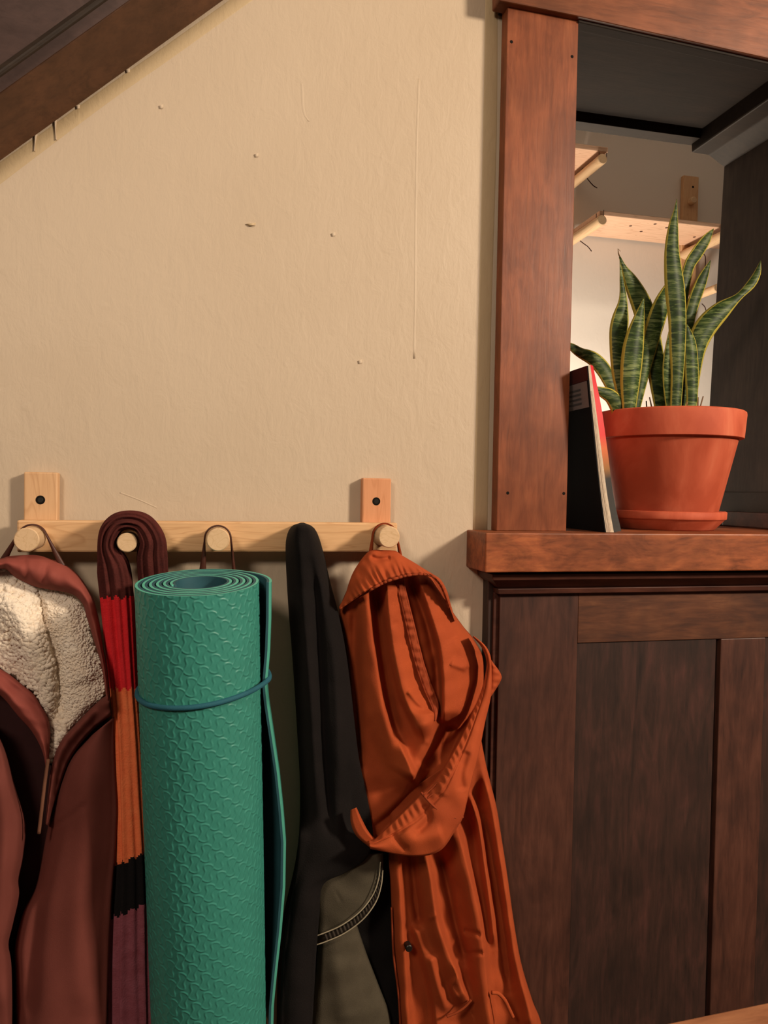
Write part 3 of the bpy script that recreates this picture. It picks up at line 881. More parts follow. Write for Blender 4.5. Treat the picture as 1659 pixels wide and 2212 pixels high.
# ------------------------------------------------------------------ orange shirt on the right peg
def shirt():
    t = thing('orange_shirt', 'rust orange cotton overshirt hanging from the rightmost peg', 'shirt', p1(960, 2320, 0.05))
    # body under the collar
    def db(x, y, u, v):
        z = 0.050 + 0.020*np.sin(np.clip(u, 0, 1)*math.pi)**0.8
        # laps of cloth: a steep left side that falls into shade, a long lit right side
        z += fold(x, y, [(836, 1240), (840, 1320), (852, 1410), (872, 1500), (900, 1560), (920, 1600)], 0.034, 8, 34)
        z += fold(x, y, [(902, 1238), (926, 1310), (948, 1380), (958, 1450), (960, 1530), (958, 1570)], 0.036, 7, 52)
        z += fold(x, y, [(790, 1250), (800, 1350), (815, 1450), (832, 1540), (868, 1620), (906, 1706)], 0.026, 40, 7)
        z += fold(x, y, [(938, 1530), (930, 1590), (908, 1650), (885, 1690)], 0.026, 34, 6)
        z += ridge(x, y, [(808, 1262), (818, 1340), (830, 1440), (846, 1530), (862, 1600)], -0.022, 10)
        z += ridge(x, y, [(880, 1245), (915, 1320), (940, 1420), (946, 1500)], -0.016, 8)
        z += ridge(x, y, [(890, 1250), (910, 1300), (932, 1360), (942, 1430)], 0.010, 6)
        z += ridge(x, y, [(1036, 1400), (1046, 1445), (1034, 1494), (1014, 1542), (990, 1592), (958, 1645), (926, 1690), (892, 1722), (850, 1762), (795, 1812)], -0.03, 11, 0.03)
        z += ridge(x, y, [(975, 1560), (955, 1610), (925, 1665)], -0.045, 20)
        z += ridge(x, y, [(768, 1300), (766, 1400), (770, 1500), (772, 1650)], -0.018, 12)
        z += fold(x, y, [(985, 1375), (1000, 1410), (1012, 1445)], 0.006, 16, 5) + fold(x, y, [(972, 1434), (990, 1440), (1008, 1448)], 0.006, 5, 14)
        z += ridge(x, y, [(850, 1340), (870, 1365), (880, 1400)], -0.003, 8)
        z += fold(x, y, [(880, 1490), (905, 1520), (938, 1546)], 0.007, 5, 12)
        return z + wob(x, y, 0.0011, 50, 21)
    Lb = [(760, 1250), (733, 1320), (742, 1380), (752, 1450), (758, 1540), (764, 1640), (766, 1720), (775, 1800), (800, 1830)]
    Rb = [(930, 1240), (972, 1312), (1000, 1352), (1024, 1382), (1046, 1430), (1044, 1500), (1034, 1580), (1010, 1680), (985, 1740)]
    cloth('body', Lb, Rb, db, M['orange'], t, 110, 180, lambda x, y: 0.016 + 0.028*step(y, 1600, 1680), edge=0.10)
    # deep shade behind the hollow of the sleeve
    # seam strip with stitches
    def strip(off):
        def f(x, y, u, v):
            uu = np.clip((x-760)/260, 0, 1)
            z = db(x, y, uu, v)
            return z
        return f
    sl = [(852, 1243), (858, 1275), (866, 1310), (874, 1345), (884, 1390), (897, 1440), (914, 1490), (934, 1535), (938, 1558)]
    sr = [(872, 1243), (878, 1275), (886, 1310), (895, 1345), (906, 1390), (918, 1435), (934, 1480), (948, 1520), (943, 1556)]
    def ds(x, y, u, v):
        uu = np.clip((x-755)/270, 0.02, 0.98)
        z = np.full(x.shape, 0.0)
        zz = db(x, y, uu, v).mean(1, keepdims=True)
        ker = np.ones(21)/21
        zz = np.convolve(np.pad(zz[:, 0], 10, mode='edge'), ker, 'valid')[:, None]
        return zz + 0.012 + 0.0009*np.sin(v*math.tau*15 + 1.5*np.sin(v*19))*np.sin(u*math.pi) + wob(x, y, 0.0008, 14, 71) - 0.0016*np.exp(-((u-0.18)/0.06)**2) - 0.0016*np.exp(-((u-0.82)/0.06)**2) + 0.004*v
    cloth('seam_strip', sl, sr, ds, M['orange_d'], t, 16, 150, thick=0.012, edge=0.12, inset=0.0)
    # collar
    top = [(732, 1312), (745, 1286), (755, 1255), (765, 1232), (784, 1204), (801, 1189), (825, 1188), (854, 1190), (869, 1200), (893, 1214), (917, 1229), (935, 1240), (952, 1252), (965, 1275), (974, 1306), (984, 1340)]
    low = [(734, 1317), (767, 1294), (790, 1279), (816, 1264), (838, 1254), (857, 1248), (875, 1243), (893, 1240), (910, 1239), (922, 1240), (934, 1243), (944, 1252), (953, 1264), (962, 1285), (971, 1312), (982, 1342)]
    def dcl(x, y, u, v):
        z = 0.070 + 0.044*u*np.clip(v*5, 0, 1) + 0.014*np.sin(v*math.pi) - 0.03*np.clip((v-0.72)/0.28, 0, 1)
        z += 0.0017*np.sin(v*math.tau*26 + 1.2*np.sin(v*40))*np.exp(-((u-0.8)/0.26)**2)
        z += ridge(x, y, [(800, 1200), (815, 1208), (845, 1205)], -0.006, 5)
        return z + wob(x, y, 0.0015, 34, 31)
    cloth('collar', top, low, dcl, M['orange'], t, 36, 190, thick=0.014, edge=0.10, inset=0.0)
    def dci(x, y, u, v):
        return 0.03 + 0.016*np.sin(u*math.pi)
    cloth('collar_inside', [(880, 1236), (905, 1262), (945, 1318), (972, 1342)], [(926, 1238), (950, 1256), (968, 1290), (983, 1341)], dci, M['orange_in'], t, 16, 50, 0.012, edge=0.1)
    c = curve(np.array(low[1:-1], float), 160); v = np.linspace(0.05, 0.97, 160)
    z = dcl(c[:, :1], c[:, 1:2], np.ones((160, 1)), v[:, None])[:, 0]
    tube('collar_edge', P(c[:, 0], c[:, 1]+1.0, z-0.006), 0.0022, M['orange_d'], t, 8)
    # sleeve folded up across the front
    inner = [(1020, 1375), (1040, 1398), (1050, 1424), (1050, 1446), (1040, 1490), (1022, 1536), (998, 1588), (968, 1642), (938, 1685), (910, 1712), (880, 1742), (845, 1778), (810, 1812), (796, 1816)]
    outer = [(1024, 1374), (1046, 1392), (1058, 1412), (1062, 1440), (1061, 1500), (1048, 1560), (1035, 1625), (1021, 1680), (1008, 1735), (1000, 1766), (986, 1790), (950, 1838), (890, 1850), (800, 1834)]
    def dsl(x, y, u, v):
        w_ = np.clip((v-0.12)/0.5, 0, 1); w_ = w_*w_*(3-2*w_)
        z = 0.084 + 0.042*w_ + (0.010+0.010*w_)*np.sin(np.clip(u, 0, 1)*math.pi*0.75)
        z += 0.0011*np.sin(v*math.tau*30 + 2*np.sin(v*23))*np.exp(-((u-0.15)/0.11)**2)
        z += -0.0025*np.exp(-((u-0.31)/0.03)**2)
        z += ridge(x, y, [(1010, 1620), (995, 1670), (1000, 1710)], -0.006, 10) + ridge(x, y, [(985, 1640), (960, 1690), (948, 1720)], 0.005, 14)
        z += ridge(x, y, [(915, 1735), (925, 1770), (900, 1800)], -0.005, 8) + ridge(x, y, [(870, 1790), (900, 1815), (960, 1800)], 0.006, 18)
        z += ridge(x, y, [(846, 1800), (862, 1822), (880, 1838)], -0.004, 7)
        return z + wob(x, y, 0.0012, 45, 41)
    cloth('folded_sleeve', inner, outer, dsl, M['orange'], t, 60, 260, thick=0.03, edge=0.035, inset=0.0)
    # triangular tab of the sleeve placket
    def dtab(x, y, u, v): return 0.080 + 0.004*np.sin(u*3) + 0.001*np.sin(v*40)*u
    cloth('placket_tab', [(1056, 1418), (1058, 1445), (1056, 1480), (1052, 1513)], [(1060, 1424), (1082, 1456), (1080, 1474), (1056, 1512)], dtab, M['orange'], t, 14, 40, thick=0.010, edge=0.15, inset=0.0)
    # seam across the sleeve
    c = curve([(910, 1712), (930, 1735), (955, 1756), (980, 1766), (1000, 1765)], 40)
    tube('sleeve_seam', P(c[:, 0], c[:, 1], np.array([0.122, 0.134, 0.137, 0.132, 0.118])[np.linspace(0, 4, 40).round().astype(int)]*0 + np.interp(np.linspace(0, 1, 40), [0, .3, .6, .85, 1], [0.128, 0.141, 0.145, 0.143, 0.131])), 0.0016, M['orange_d'], t, 8)
    # stitched lines along the sleeve edge
    for off, zoff in ((14, 0.0), (3, -0.003)):
        cc = curve(np.array([(1044, 1500), (1024, 1545), (1000, 1597), (970, 1650), (940, 1692), (912, 1718)], float) + np.array([off*0.8, off*0.5]), 60)
        vv = np.linspace(0.22, 0.56, 60)[:, None]
        tube('stitching', P(cc[:, 0], cc[:, 1], dsl(cc[:, :1], cc[:, 1:2], np.full((60, 1), 0.3), vv)[:, 0] + 0.0008 + zoff*0.3), 0.0007, M['orange_d'], t, 6)
    # left turn of the sleeve cuff
    cloth('cuff_turn', [(757, 1750), (758, 1778), (770, 1806), (800, 1832)], [(770, 1744), (784, 1774), (796, 1796), (812, 1814)], lambda x, y, u, v: 0.119 + 0.004*u, M['orange'], t, 12, 36, thick=0.02, edge=0.2, inset=0.0)
    # lower body: long hanging pleats
    def dlo(x, y, u, v):
        z = 0.052 + 0.014*np.sin(np.clip(u, 0, 1)*math.pi)
        z += fold(x, y, [(858, 1800), (864, 1950), (874, 2080), (884, 2260)], 0.016, 24, 9)
        z += fold(x, y, [(908, 1800), (930, 1900), (944, 1990), (975, 2080), (1015, 2180)], 0.030, 26, 8)
        z += fold(x, y, [(890, 1990), (915, 2060), (935, 2140), (950, 2260)], 0.014, 9, 20)
        z += fold(x, y, [(978, 1760), (1010, 1880), (1034, 1980), (1046, 2080), (1064, 2260)], 0.034, 30, 8)
        z += fold(x, y, [(1012, 1710), (1034, 1780), (1046, 1860), (1060, 1960), (1070, 2050)], 0.024, 10, 6)
        z += fold(x, y, [(1050, 1650), (1076, 1780), (1096, 1900), (1122, 2050), (1156, 2260)], 0.034, 22, 14)
        z += ridge(x, y, [(1045, 1760), (1068, 1900), (1086, 2020), (1102, 2140)], -0.016, 9)
        z += ridge(x, y, [(888, 1830), (898, 1930), (906, 2000)], -0.016, 9)
        z += ridge(x, y, [(948, 1840), (968, 1920), (985, 2000), (1008, 2080)], -0.016, 9)
        z += ridge(x, y, [(930, 2060), (945, 2120), (970, 2190)], 0.012, 12)
        z += ridge(x, y, [(925, 1985), (945, 1975)], 0.004, 6) + ridge(x, y, [(1000, 2010), (1040, 2020)], -0.006, 6) + ridge(x, y, [(1005, 2060), (1045, 2058)], -0.005, 5)
        z += ridge(x, y, [(980, 2080), (990, 2110), (975, 2130), (990, 2160)], 0.006, 6)
        return z + wob(x, y, 0.0018, 46, 51)
    cloth('lower_body', [(838, 1740), (839, 1850), (842, 1900), (845, 1960), (848, 2050), (858, 2140), (862, 2230), (866, 2330)],
          [(1040, 1600), (1052, 1660), (1072, 1740), (1082, 1800), (1096, 1890), (1110, 1990), (1126, 2080), (1150, 2160), (1170, 2215), (1185, 2330)], dlo, M['orange'], t, 150, 220, 0.044, edge=0.06)
    c = curve([(846, 1960), (850, 2060), (860, 2140), (866, 2230)], 50)
    tube('placket_edge', P(c[:, 0], c[:, 1], np.full(50, 0.061)), 0.0016, M['orange_d'], t, 8)
    c = curve([(965, 2196), (985, 2188), (1003, 2176), (1018, 2160)], 40)
    tube('pocket_seam', P(c[:, 0], c[:, 1], np.full(40, 0.091)), 0.0018, M['orange_in'], t, 8)
    c = curve([(1062, 2144), (1076, 2146), (1090, 2160), (1100, 2180), (1108, 2197)], 40)
    tube('drawstring', P(c[:, 0], c[:, 1], np.full(40, 0.098)), 0.0028, M['orange'], t, 8)
    a = p1(884, 2050, 0.086)
    rod('snap_button', a + np.array([0, 0.012, 0]), a, 0.0052, M['screw'], t, 20, 0.001)
    peg_loop('hanging_loop', PEGS[4], (800, 1204, 0.07), (866, 1206, 0.066), M['orange_in'], t, hw=0.005, D=0.062, w0=0.004, w1=0.003)
shirt()

# ------------------------------------------------------------------ things on the ledge
def terracotta():
    k = MB('terracotta', 0.7, 0.3)
    n1 = k.noise(k.pos((1, 1, 0.5)), 16, 4, 0.6, 0.6)
    n2 = k.noise(k.pos(), 120, 3)
    c = k.ramp(n1, [(0.35, lin('#a8482c')), (0.55, lin('#b9573a')), (0.72, lin('#c4694a'))])
    return k.done(c, k.bump(n2, 0.08, 0.001))
M['terra'] = terracotta()
M['soil'] = plain('potting_soil', '#241a13', 0.95, 0.1, 0, 160, 0.3)
M['stalk'] = plain('dry_stalk', '#7a5a42', 0.8, 0.2)
def leaf_mat():
    k = MB('snake_plant_leaf', 0.5, 0.18)
    uv = k.new('ShaderNodeUVMap').outputs['UV']
    sp = k.new('ShaderNodeSeparateXYZ'); k.link(uv, sp.inputs[0])
    edge = k.math('ABSOLUTE', k.math('SUBTRACT', sp.outputs['X'], 0.5))
    z = k.noise(k.pos((0.6, 0.6, 3.6)), 30, 4, 0.65, 1.6)
    band = k.ramp(z, [(0.38, lin('#1c2a10')), (0.50, lin('#34471d')), (0.62, lin('#717c4a')), (0.74, lin('#465c2c'))])
    ed = k.math('ADD', edge, k.math('MULTIPLY', k.math('SUBTRACT', z, 0.5), 0.05))
    f = k.ramp(ed, [(0.385, 0.0), (0.415, 1.0)])
    oi = k.new('ShaderNodeObjectInfo').outputs['Random']
    band = k.mix(k.math('MULTIPLY', oi, 0.55), band, lin('#1b2812'))
    c = k.mix(f, band, lin('#b0a044'))
    return k.done(c)
M['leaf'] = leaf_mat()
M['leaf_tip'] = plain('dry_leaf_tip', '#6b5230', 0.8, 0.2)

# the pot stands on the ledge: centre from the pot's middle column, distance from its foot
pb = onZ(1438, 1147.5, ZL)
PC = np.array([pb[0], pb[1], ZL])
PY0 = PC[1] + 0.085
PC = np.array([p1(1438, 1140, -PY0)[0], PY0, ZL])
ppx = np.linalg.norm(p1(1439, 1000, -PY0) - p1(1438, 1000, -PY0))
def zat(py): return p1(1438, py, -PY0)[2] - ZL
def pot():
    t = thing('potted_snake_plant', 'snake plant with yellow edged leaves in a terracotta pot on the ledge', 'potted plant', PC)
    rs = 107*ppx
    lathe('saucer', [(rs*0.80, 0.0), (rs*0.82, 0.002), (rs*0.96, 0.017), (rs*0.97, 0.0185), (rs, 0.0195), (rs*1.005, 0.021), (rs*1.01, zat(1104)), (rs*0.985, zat(1104)+0.0015), (rs*0.94, zat(1104)), (rs*0.90, 0.012), (rs*0.3, 0.008)], PC, M['terra'], t, 96)
    zr0, zr1 = zat(950), zat(893)
    Rr = 137*ppx
    b0 = 88*ppx; b1 = 124*ppx
    prof = [(b0*0.5, 0.0095), (b0*0.985, 0.0095), (b0, 0.012), (b1, zr0-0.001), (b1+0.0005, zr0), (Rr*0.965, zr0), (Rr*0.975, zr0+0.001), (Rr, zr1-0.006), (Rr*0.995, zr1-0.002), (Rr*0.975, zr1), (Rr*0.93, zr1-0.001), (Rr*0.915, zr1-0.006), (Rr*0.89, zr0), (Rr*0.86, zr1-0.035), (Rr*0.3, zr1-0.035)]
    auto_sharp(lathe('pot', prof, PC, M['terra'], t, 128), 40)
    lathe('soil', [(Rr*0.4, zr1-0.034), (Rr*0.87, zr1-0.031), (Rr*0.86, zr1-0.024), (Rr*0.6, zr1-0.018), (Rr*0.2, zr1-0.016)], PC, M['soil'], t, 48)
    zs = zr1-0.03
    def leaf(pts, dy=0.0, dy2=None, cup=0.35, roll=0.0, tip=False):
        """pts: (px, py, width px); dy: metres behind (+) or before (-) the pot axis at foot, dy2 at the tip"""
        if dy2 is None: dy2 = dy
        p = np.array(pts, float)
        # carry the foot down into the soil
        p = np.vstack([[p[0, 0]+(p[0, 0]-p[1, 0])*0.3, p[0, 1]+36, p[0, 2]*0.8], p])
        c = curve(p, 44)
        s = np.linspace(0, 1, 44)
        Yv = PY0 + dy + (dy2-dy)*s
        q = P(c[:, 0], c[:, 1], -Yv)
        sc = ppx*(Yv+1.15)/(PY0+1.15)
        nu = 9
        V = []; UVs = []
        for i in range(44):
            a = q[max(0, i-1)]; b = q[min(43, i+1)]
            tg = (b-a)/np.linalg.norm(b-a)
            w = np.cross(tg, np.array([0, 1.0, 0])); w /= np.linalg.norm(w)
            rr = roll*s[i]
            nb = np.cross(w, tg)
            w2 = w*math.cos(rr) + nb*math.sin(rr); n2 = -w*math.sin(rr) + nb*math.cos(rr)
            hw_ = 0.5*max(c[i, 2], 0.6)*sc[i]/max(0.35, math.cos(rr))
            for j in range(nu):
                x = -1 + 2*j/(nu-1)
                V.append(q[i] + w2*hw_*x + n2*hw_*cup*(x*x-0.5)); UVs.append((j/(nu-1), s[i]))
        N = len(V)
        V = np.array(V); UVs = np.array(UVs)
        # thickness
        th = 0.0011
        nrm = np.zeros_like(V)
        G = V.reshape(44, nu, 3)
        du = np.gradient(G, axis=1); dv = np.gradient(G, axis=0)
        nr = np.cross(du, dv); nr /= np.linalg.norm(nr, axis=2, keepdims=True)+1e-12
        Vb = (G + nr*th).reshape(-1, 3)
        I = np.arange(N).reshape(44, nu)
        qd = np.stack([I[:-1, :-1], I[1:, :-1], I[1:, 1:], I[:-1, 1:]], -1).reshape(-1, 4)
        loop = np.r_[I[0, :], I[1:, -1], I[-1, -2::-1], I[-2:0:-1, 0]]; nx = np.roll(loop, -1)
        faces = np.vstack([qd, qd[:, ::-1]+N, np.stack([loop, nx, nx+N, loop+N], 1)])
        o = mesh_obj('leaf', np.vstack([V, Vb]), faces, M['leaf'], t, smooth=True, uv=np.vstack([UVs, UVs]))
        if tip:
            tube('dry_tip', [q[-1], q[-1] + np.array([-0.003, 0, 0.006]), q[-1] + np.array([-0.004, 0, 0.014]), q[-1] + np.array([0.001, 0, 0.010])], [0.0012, 0.001, 0.0007, 0.0004], M['leaf_tip'], o, 6)
        return o
    # back row first
    leaf([(1468, 890, 18), (1470, 760, 20), (1475, 660, 22), (1488, 580, 23), (1508, 545, 25), (1526, 518, 20), (1536, 502, 9), (1542, 494, 1)], 0.03, 0.05, 0.3)
    leaf([(1478, 890, 18), (1479, 790, 20), (1489, 700, 24), (1500, 653, 26), (1516, 610, 24), (1527, 583, 14), (1535, 562, 1)], 0.015, 0.03, 0.4)
    leaf([(1427, 888, 22), (1424, 824, 38), (1416, 762, 40), (1404, 705, 44), (1388, 655, 44), (1366, 610, 32), (1349, 578, 12), (1339, 555, 4)], 0.03, 0.02, 0.4, tip=True)
    leaf([(1449, 888, 18), (1443, 830, 20), (1443, 780, 20), (1448, 728, 12), (1452, 690, 1)], 0.01, 0.0, 0.3)
    leaf([(1472, 886, 18), (1476, 838, 24), (1479, 783, 20), (1480, 730, 2)], 0.0, 0.0, 0.3)
    leaf([(1346, 886, 24), (1335, 856, 25), (1322, 831, 27), (1305, 798, 31), (1283, 775, 28), (1255, 762, 20), (1237, 750, 15), (1215, 735, 1)], 0.03, 0.05, 0.35)
    leaf([(1494, 888, 18), (1500, 800, 30), (1508, 746, 38), (1527, 704, 42), (1560, 668, 34), (1596, 640, 14), (1622, 614, 16), (1636, 590, 12), (1643, 563, 1)], 0.0, -0.02, 0.45, 0.5)
    leaf([(1374, 888, 18), (1387, 826, 24), (1399, 769, 32), (1413, 714, 38), (1430, 662, 36), (1446, 622, 22), (1458, 590, 1)], 0.0, 0.015, 0.4)
    leaf([(1358, 888, 26), (1343, 811, 36), (1338, 728, 38), (1342, 690, 36), (1347, 647, 18), (1343, 600, 8), (1339, 562, 1)], -0.01, -0.01, 0.4)
    leaf([(1340, 892, 32), (1334, 873, 34), (1319, 855, 28), (1298, 845, 18), (1281, 834, 1)], -0.02, -0.04, 0.4)
    leaf([(1361, 888, 28), (1364, 825, 42), (1369, 768, 46), (1374, 730, 40), (1381, 692, 26), (1391, 643, 1)], -0.035, -0.035, 0.45)
    leaf([(1461, 888, 24), (1465, 811, 28), (1466, 758, 35), (1466, 690, 40), (1461, 620, 44), (1454, 545, 33), (1456, 490, 22), (1460, 455, 9), (1462, 430, 1)], -0.03, -0.03, 0.45)
    leaf([(1495, 888, 22), (1497, 852, 26), (1496, 797, 32), (1493, 745, 28), (1487, 715, 14), (1484, 700, 1)], -0.025, -0.02, 0.45)
    for a, b, dy in (((1413, 888), (1403, 858), 0.04), ((1503, 888), (1519, 856), 0.02), ((1398, 888), (1396, 866), 0.05), ((1476, 886), (1484, 868), -0.03), ((1506, 888), (1508, 858), 0.045)):
        A = p1(a[0], a[1]+22, -(PY0+dy)); Bq = p1(b[0], b[1], -(PY0+dy))
        tube('dry_stalk', [A, (A+Bq)/2+np.array([0.0006, 0, 0]), Bq], [0.0016, 0.0014, 0.0011], M['stalk'], t, 8)
pot()

M['bk_black'] = plain('book_black_cover', '#0e0a09', 0.75, 0.12, 0, 30, 0.1)
M['bk_brown'] = plain('book_dark_red_band', '#4c1a16', 0.7, 0.15, 0, 30, 0.1)
M['bk_label'] = plain('book_pale_label', '#7d6a64', 0.6, 0.3, 0, 30, 0.05)
M['bk_text'] = plain('book_label_print', '#4c4442', 0.6, 0.2, 0, 30, 0.05)
M['bk_page'] = plain('book_pages', '#cbb8a2', 0.8, 0.2, 0, 200, 0.1)
def red_cover():
    k = MB('book_red_cover', 0.4, 0.4)
    uv = k.new('ShaderNodeUVMap').outputs['UV']
    sp = k.new('ShaderNodeSeparateXYZ'); k.link(uv, sp.inputs[0])
    c = k.ramp(sp.outputs['Y'], [(0.0, lin('#c41f2a')), (0.42, lin('#c8201f')), (0.5, lin('#c05a24')), (0.62, lin('#8a5a22')), (0.68, lin('#26201b')), (1.0, lin('#2c2824'))])
    return k.done(c)
M['bk_red'] = red_cover()
def book():
    # leaning paperback: spine side behind, loose fore edge towards the room
    bz = p1(1308, 1150, 0.0)
    yf = -onZ(1308, 1150.5, ZL)[1]           # distance of the foot in front of the wall
    yb = yf - 0.15                           # the far (spine) edge
    t = thing('leaning_book', 'thin dark paperback book with red cover leaning between post and pot', 'book', onZ(1300, 1150, ZL))
    # fore-edge outline on the photo: back cover edge, page block, front cover edge, from top to foot
    Lc = [(1268, 790), (1276, 880), (1285, 970), (1296, 1070), (1307, 1151)]
    Pg = [(1275, 788), (1287, 880), (1299, 970), (1312, 1070), (1326, 1150)]
    Rc = [(1281, 790), (1299, 880), (1312, 970), (1325, 1070), (1342, 1147)]
    n = 40
    lc, pg, rc = curve(Lc, n), curve(Pg, n), curve(Rc, n)
    def slab(name, a, b, da, db_, depth, mat, uv=False, closeback=True, shrink=1.0):
        """solid between two fore-edge curves, running back by `depth` metres"""
        A = P(a[:, 0], a[:, 1], np.full(n, da)); Bq = P(b[:, 0], b[:, 1], np.full(n, db_))
        mid = (A+Bq)/2
        # keep the foot flat on the ledge
        A[:, 2] = np.maximum(A[:, 2], ZL+0.0004); Bq[:, 2] = np.maximum(Bq[:, 2], ZL+0.0004)
        off = np.array([0.004, depth, 0])
        lcP = P(lc[:, 0], lc[:, 1], np.full(n, yf))
        base = lcP[-1]
        # at the spine everything closes onto the straight line of the back cover
        A2 = A + off; B2 = A2 + (Bq-A)*0.25*shrink
        V = np.vstack([A, Bq, B2, A2])
        f = []
        for i in range(n-1):
            for k in range(4):
                k2 = (k+1) % 4
                f.append((k*n+i, k2*n+i, k2*n+i+1, k*n+i+1))
        f.append((0, 3*n, 2*n, n)); f.append((n-1, 2*n-1, 3*n-1, 4*n-1))
        uvv = np.array([[k/3, i/(n-1)] for k in range(4) for i in range(n)])
        o = mesh_obj(name, V, f, mat, t, smooth=False, uv=uvv, recalc=True)
        return o, A, A2
    l2 = lc + np.array([2.5, 0])
    bc, A, A2 = slab('back_cover', lc, l2, yf, yf, 0.15, M['bk_black'])
    def patch(name, s0, s1, t0, t1, mat, lift=0.0005, parent=bc):
        """flat print on the outer face of the back cover; s along height, t from fore edge to spine"""
        idx0, idx1 = s0*(n-1), s1*(n-1)
        def pt(s, q):
            k = s*(n-1); i = int(min(n-2, math.floor(k))); fr = k-i
            a = A[i]*(1-fr)+A[i+1]*fr; b = A2[i]*(1-fr)+A2[i+1]*fr
            return a*(1-q)+b*q + np.array([-lift, 0, 0])
        V = [pt(s, q) for s in np.linspace(s0, s1, 6) for q in (t0, t1)]
        V += [v + np.array([lift*0.9, 0, 0]) for v in V]
        f = [(2*i, 2*i+1, 2*i+3, 2*i+2) for i in range(5)] + [(12+2*i, 12+2*i+2, 12+2*i+3, 12+2*i+1) for i in range(5)]
        f += [(0, 2, 14, 12), (10, 22, 23, 11)] if False else []
        return mesh_obj(name, V, f, mat, parent, recalc=True)
    patch('cover_band', 0.0, 0.085, 0.0, 1.0, M['bk_brown'])
    lb = patch('title_label', 0.088, 0.245, 0.03, 1.0, M['bk_label'])
    for s in (0.125, 0.152, 0.18, 0.208):
        patch('printed_line', s, s+0.012, 0.18, 0.62 + 0.15*math.sin(s*60), M['bk_text'], 0.0009, bc)
    slab('page_block', l2, pg, yf-0.001, yf-0.001, 0.148, M['bk_page'])
    fc, _, _ = slab('front_cover', pg, rc, yf-0.003, yf-0.006, 0.146, M['bk_red'])
    # a few loose leaves fanning out at the foot
    for k, w in enumerate((0.3, 0.6)):
        aa = l2*(1-w) + pg*w
        lf = tube('loose_page', P(aa[6:, 0], aa[6:, 1]-1.0, np.full(n-6, yf+0.0004)), 0.0004, M['bk_page'], t, 5)
book()

# ------------------------------------------------------------------ shelves in the room beyond
YF = 1.25
def dowel_from(px, py, Yfront, r_px, name, parent):
    f = p1(px, py, -Yfront)
    s = np.linalg.norm(p1(px+1, py, -Yfront)-f)
    return rod(name, (f[0], YF-0.002, f[2]), (f[0], Yfront, f[2]), r_px*s, M['piney'], parent, 24, 0.002)
Yfr = 1.04
def shelf_right():
    a = p1(1296, 470, -Yfr); b = p1(1562, 496, -Yfr)
    t = thing('wall_shelf', 'knotty pine shelf on dowels seen through the opening behind the plant', 'shelf', (a[0], YF, a[2]))
    zt = a[2]+0.012
    pl = box('plank', a[0]+0.004, b[0]+0.15, Yfr+0.01, YF-0.012, zt, zt+0.014, M['shelfpine'], t, 0.002)
    for x, y in ((1362, 488), (1385, 500), (1415, 484), (1500, 512), (1398, 478), (1440, 492)):
        q = onZ(x, y, zt-0.0002)
        if Yfr+0.02 < q[1] < YF-0.02:
            rod('knot', (q[0], q[1], zt+0.001), (q[0], q[1], zt-0.0006), 0.005, M['leather'], pl, 12, 0.0003)
    dowel_from(1301, 475, Yfr-0.02, 10, 'dowel', t)
    dowel_from(1566, 508, Yfr-0.02, 10, 'dowel', t)
    for x, y in ((1288, 470), (1304, 462)):
        c = p1(x, y, -(Yfr+0.0)); 
        tube('cord', [c + np.array([0, 0, 0.012]), c, c + np.array([0.001, 0, -0.012])], 0.0012, M['leather_d'], t, 6)
    c = [p1(1250, 518, -(Yfr+0.15)), p1(1262, 527, -(Yfr+0.14)), p1(1270, 533, -(Yfr+0.14)), p1(1278, 543, -(Yfr+0.14))]
    tube('cord', curve(c, 16), 0.0016, M['leather_d'], t, 6)
    c = [p1(1517, 546, -(Yfr+0.1)), p1(1523, 553, -(Yfr+0.1)), p1(1524, 565, -(Yfr+0.1)), p1(1523, 577, -(Yfr+0.1))]
    tube('cord', curve(c, 16), 0.0016, M['leather_d'], t, 6)
shelf_right()
def shelf_left():
    a = p1(1315, 328, -Yfr); b = p1(1225, 318, -Yfr)
    t = thing('wall_shelf', 'pine shelf end on a dowel bracket high beside the red brown post', 'shelf', (a[0], YF, a[2]))
    box('plank', a[0]-0.7, a[0]-0.002, Yfr, YF-0.004, a[2]-0.002, a[2]+0.014, M['shelfpine'], t, 0.002)
    dowel_from(1302, 343, Yfr-0.01, 10, 'dowel', t)
    dowel_from(1160, 330, Yfr-0.01, 10, 'dowel', t)
    for x, y in ((1294, 331), (1310, 333), (1258, 365)):
        c = p1(x, y, -(Yfr+0.005 + (0.12 if x < 1280 else 0)))
        tube('cord', [c + np.array([0, 0, 0.010]), c, c + np.array([0.001, 0, -0.012])], 0.0012, M['leather_d'], t, 6)
    c = [p1(1268, 385, -(Yfr+0.12)), p1(1276, 395, -(Yfr+0.12)), p1(1283, 402, -(Yfr+0.12)), p1(1290, 406, -(Yfr+0.12))]
    tube('cord', curve(c, 16), 0.0016, M['leather_d'], t, 6)
shelf_left()
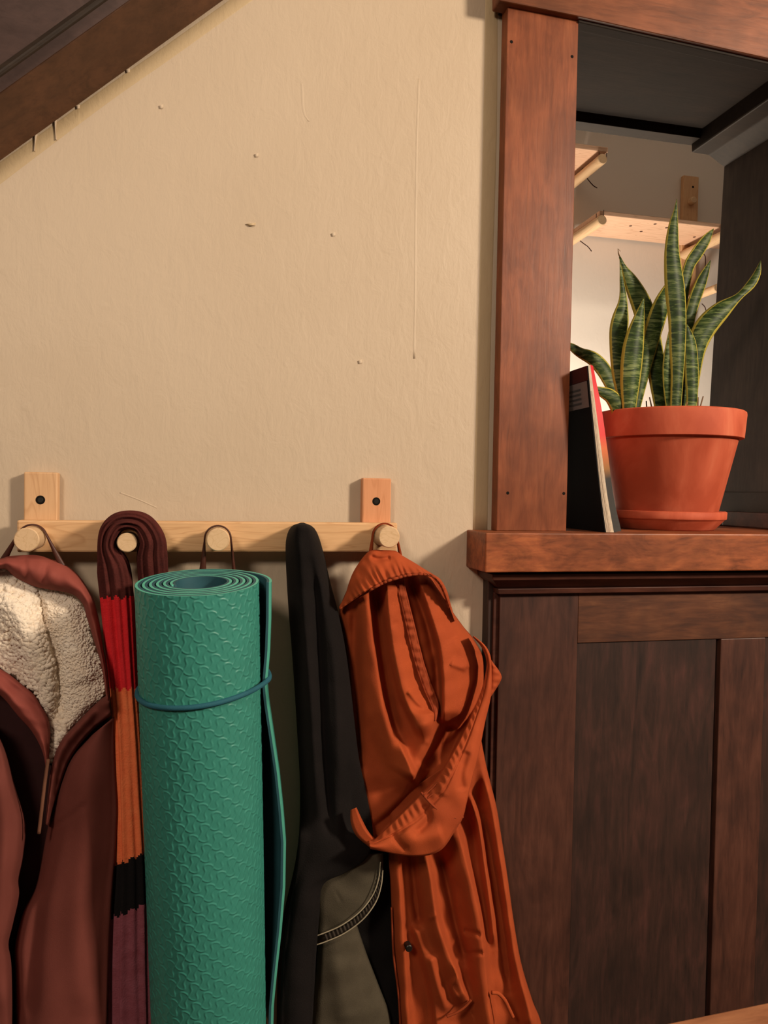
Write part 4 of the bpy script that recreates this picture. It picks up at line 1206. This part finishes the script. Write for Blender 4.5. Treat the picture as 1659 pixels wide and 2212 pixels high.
def upright():
    a = p1(1477, 378, -1.232); b = p1(1510, 378, -1.232); l = p1(1490, 760, -1.232)
    t = thing('shelf_upright', 'narrow pine upright with a knob screwed to the far wall', 'shelf post', (a[0], YF, l[2]))
    w = b[0]-a[0]
    bd = box('board', a[0], b[0], 1.232, 1.249, l[2], a[2], M['pinez'], t, 0.002)
    h = p1(1497, 404, -1.232)
    rod('screw_hole', (h[0], 1.2335, h[2]), (h[0], 1.2316, h[2]), 0.004, M['black'], bd, 16, 0.0003)
    h = p1(1496, 434, -1.222)
    rod('knob', (h[0], 1.236, h[2]), (h[0], 1.212, h[2]), 0.012, M['piney'], bd, 24, 0.003)
    for y in (642,):
        f = p1(1550, y-20, -1.06)
        rod('dowel', (f[0], 1.234, f[2]), (f[0], 1.06, f[2]), 0.0135, M['piney'], t, 24, 0.002)
        c = [p1(1516, 656, -1.2), p1(1523, 664, -1.2), p1(1525, 676, -1.2), p1(1523, 690, -1.2)]
        tube('cord', curve(c, 14), 0.0016, M['leather_d'], t, 6)
upright()

# ------------------------------------------------------------------ table corner at the lower right
def table():
    zt = 0.70
    a = onZ(1425, 2213, zt); b = onZ(1665, 2163, zt)
    d = (b-a)/np.linalg.norm(b-a); nrm = np.array([d[1], -d[0], 0])
    if nrm[1] > 0: nrm = -nrm
    A = a - d*0.10; Bq = a + d*0.75; Cq = Bq + nrm*0.42; Dq = A + nrm*0.42
    t = thing('wooden_table', 'brown wooden table top corner at the foot of the panelled half wall', 'table', ((A+Cq)/2)*np.array([1, 1, 0]))
    low = [q - np.array([0, 0, 0.028]) for q in (A, Bq, Cq, Dq)]
    hexa('table_top', low + [A, Bq, Cq, Dq], M['table'], t, 0.003)
    for q, i, j in ((A, 1, 1), (Bq, -1, 1), (Cq, -1, -1), (Dq, 1, -1)):
        c = q + d*0.05*i + nrm*0.05*j
        box('leg', c[0]-0.022, c[0]+0.022, c[1]-0.022, c[1]+0.022, 0.0, zt-0.028, M['table'], t, 0.002)
table()
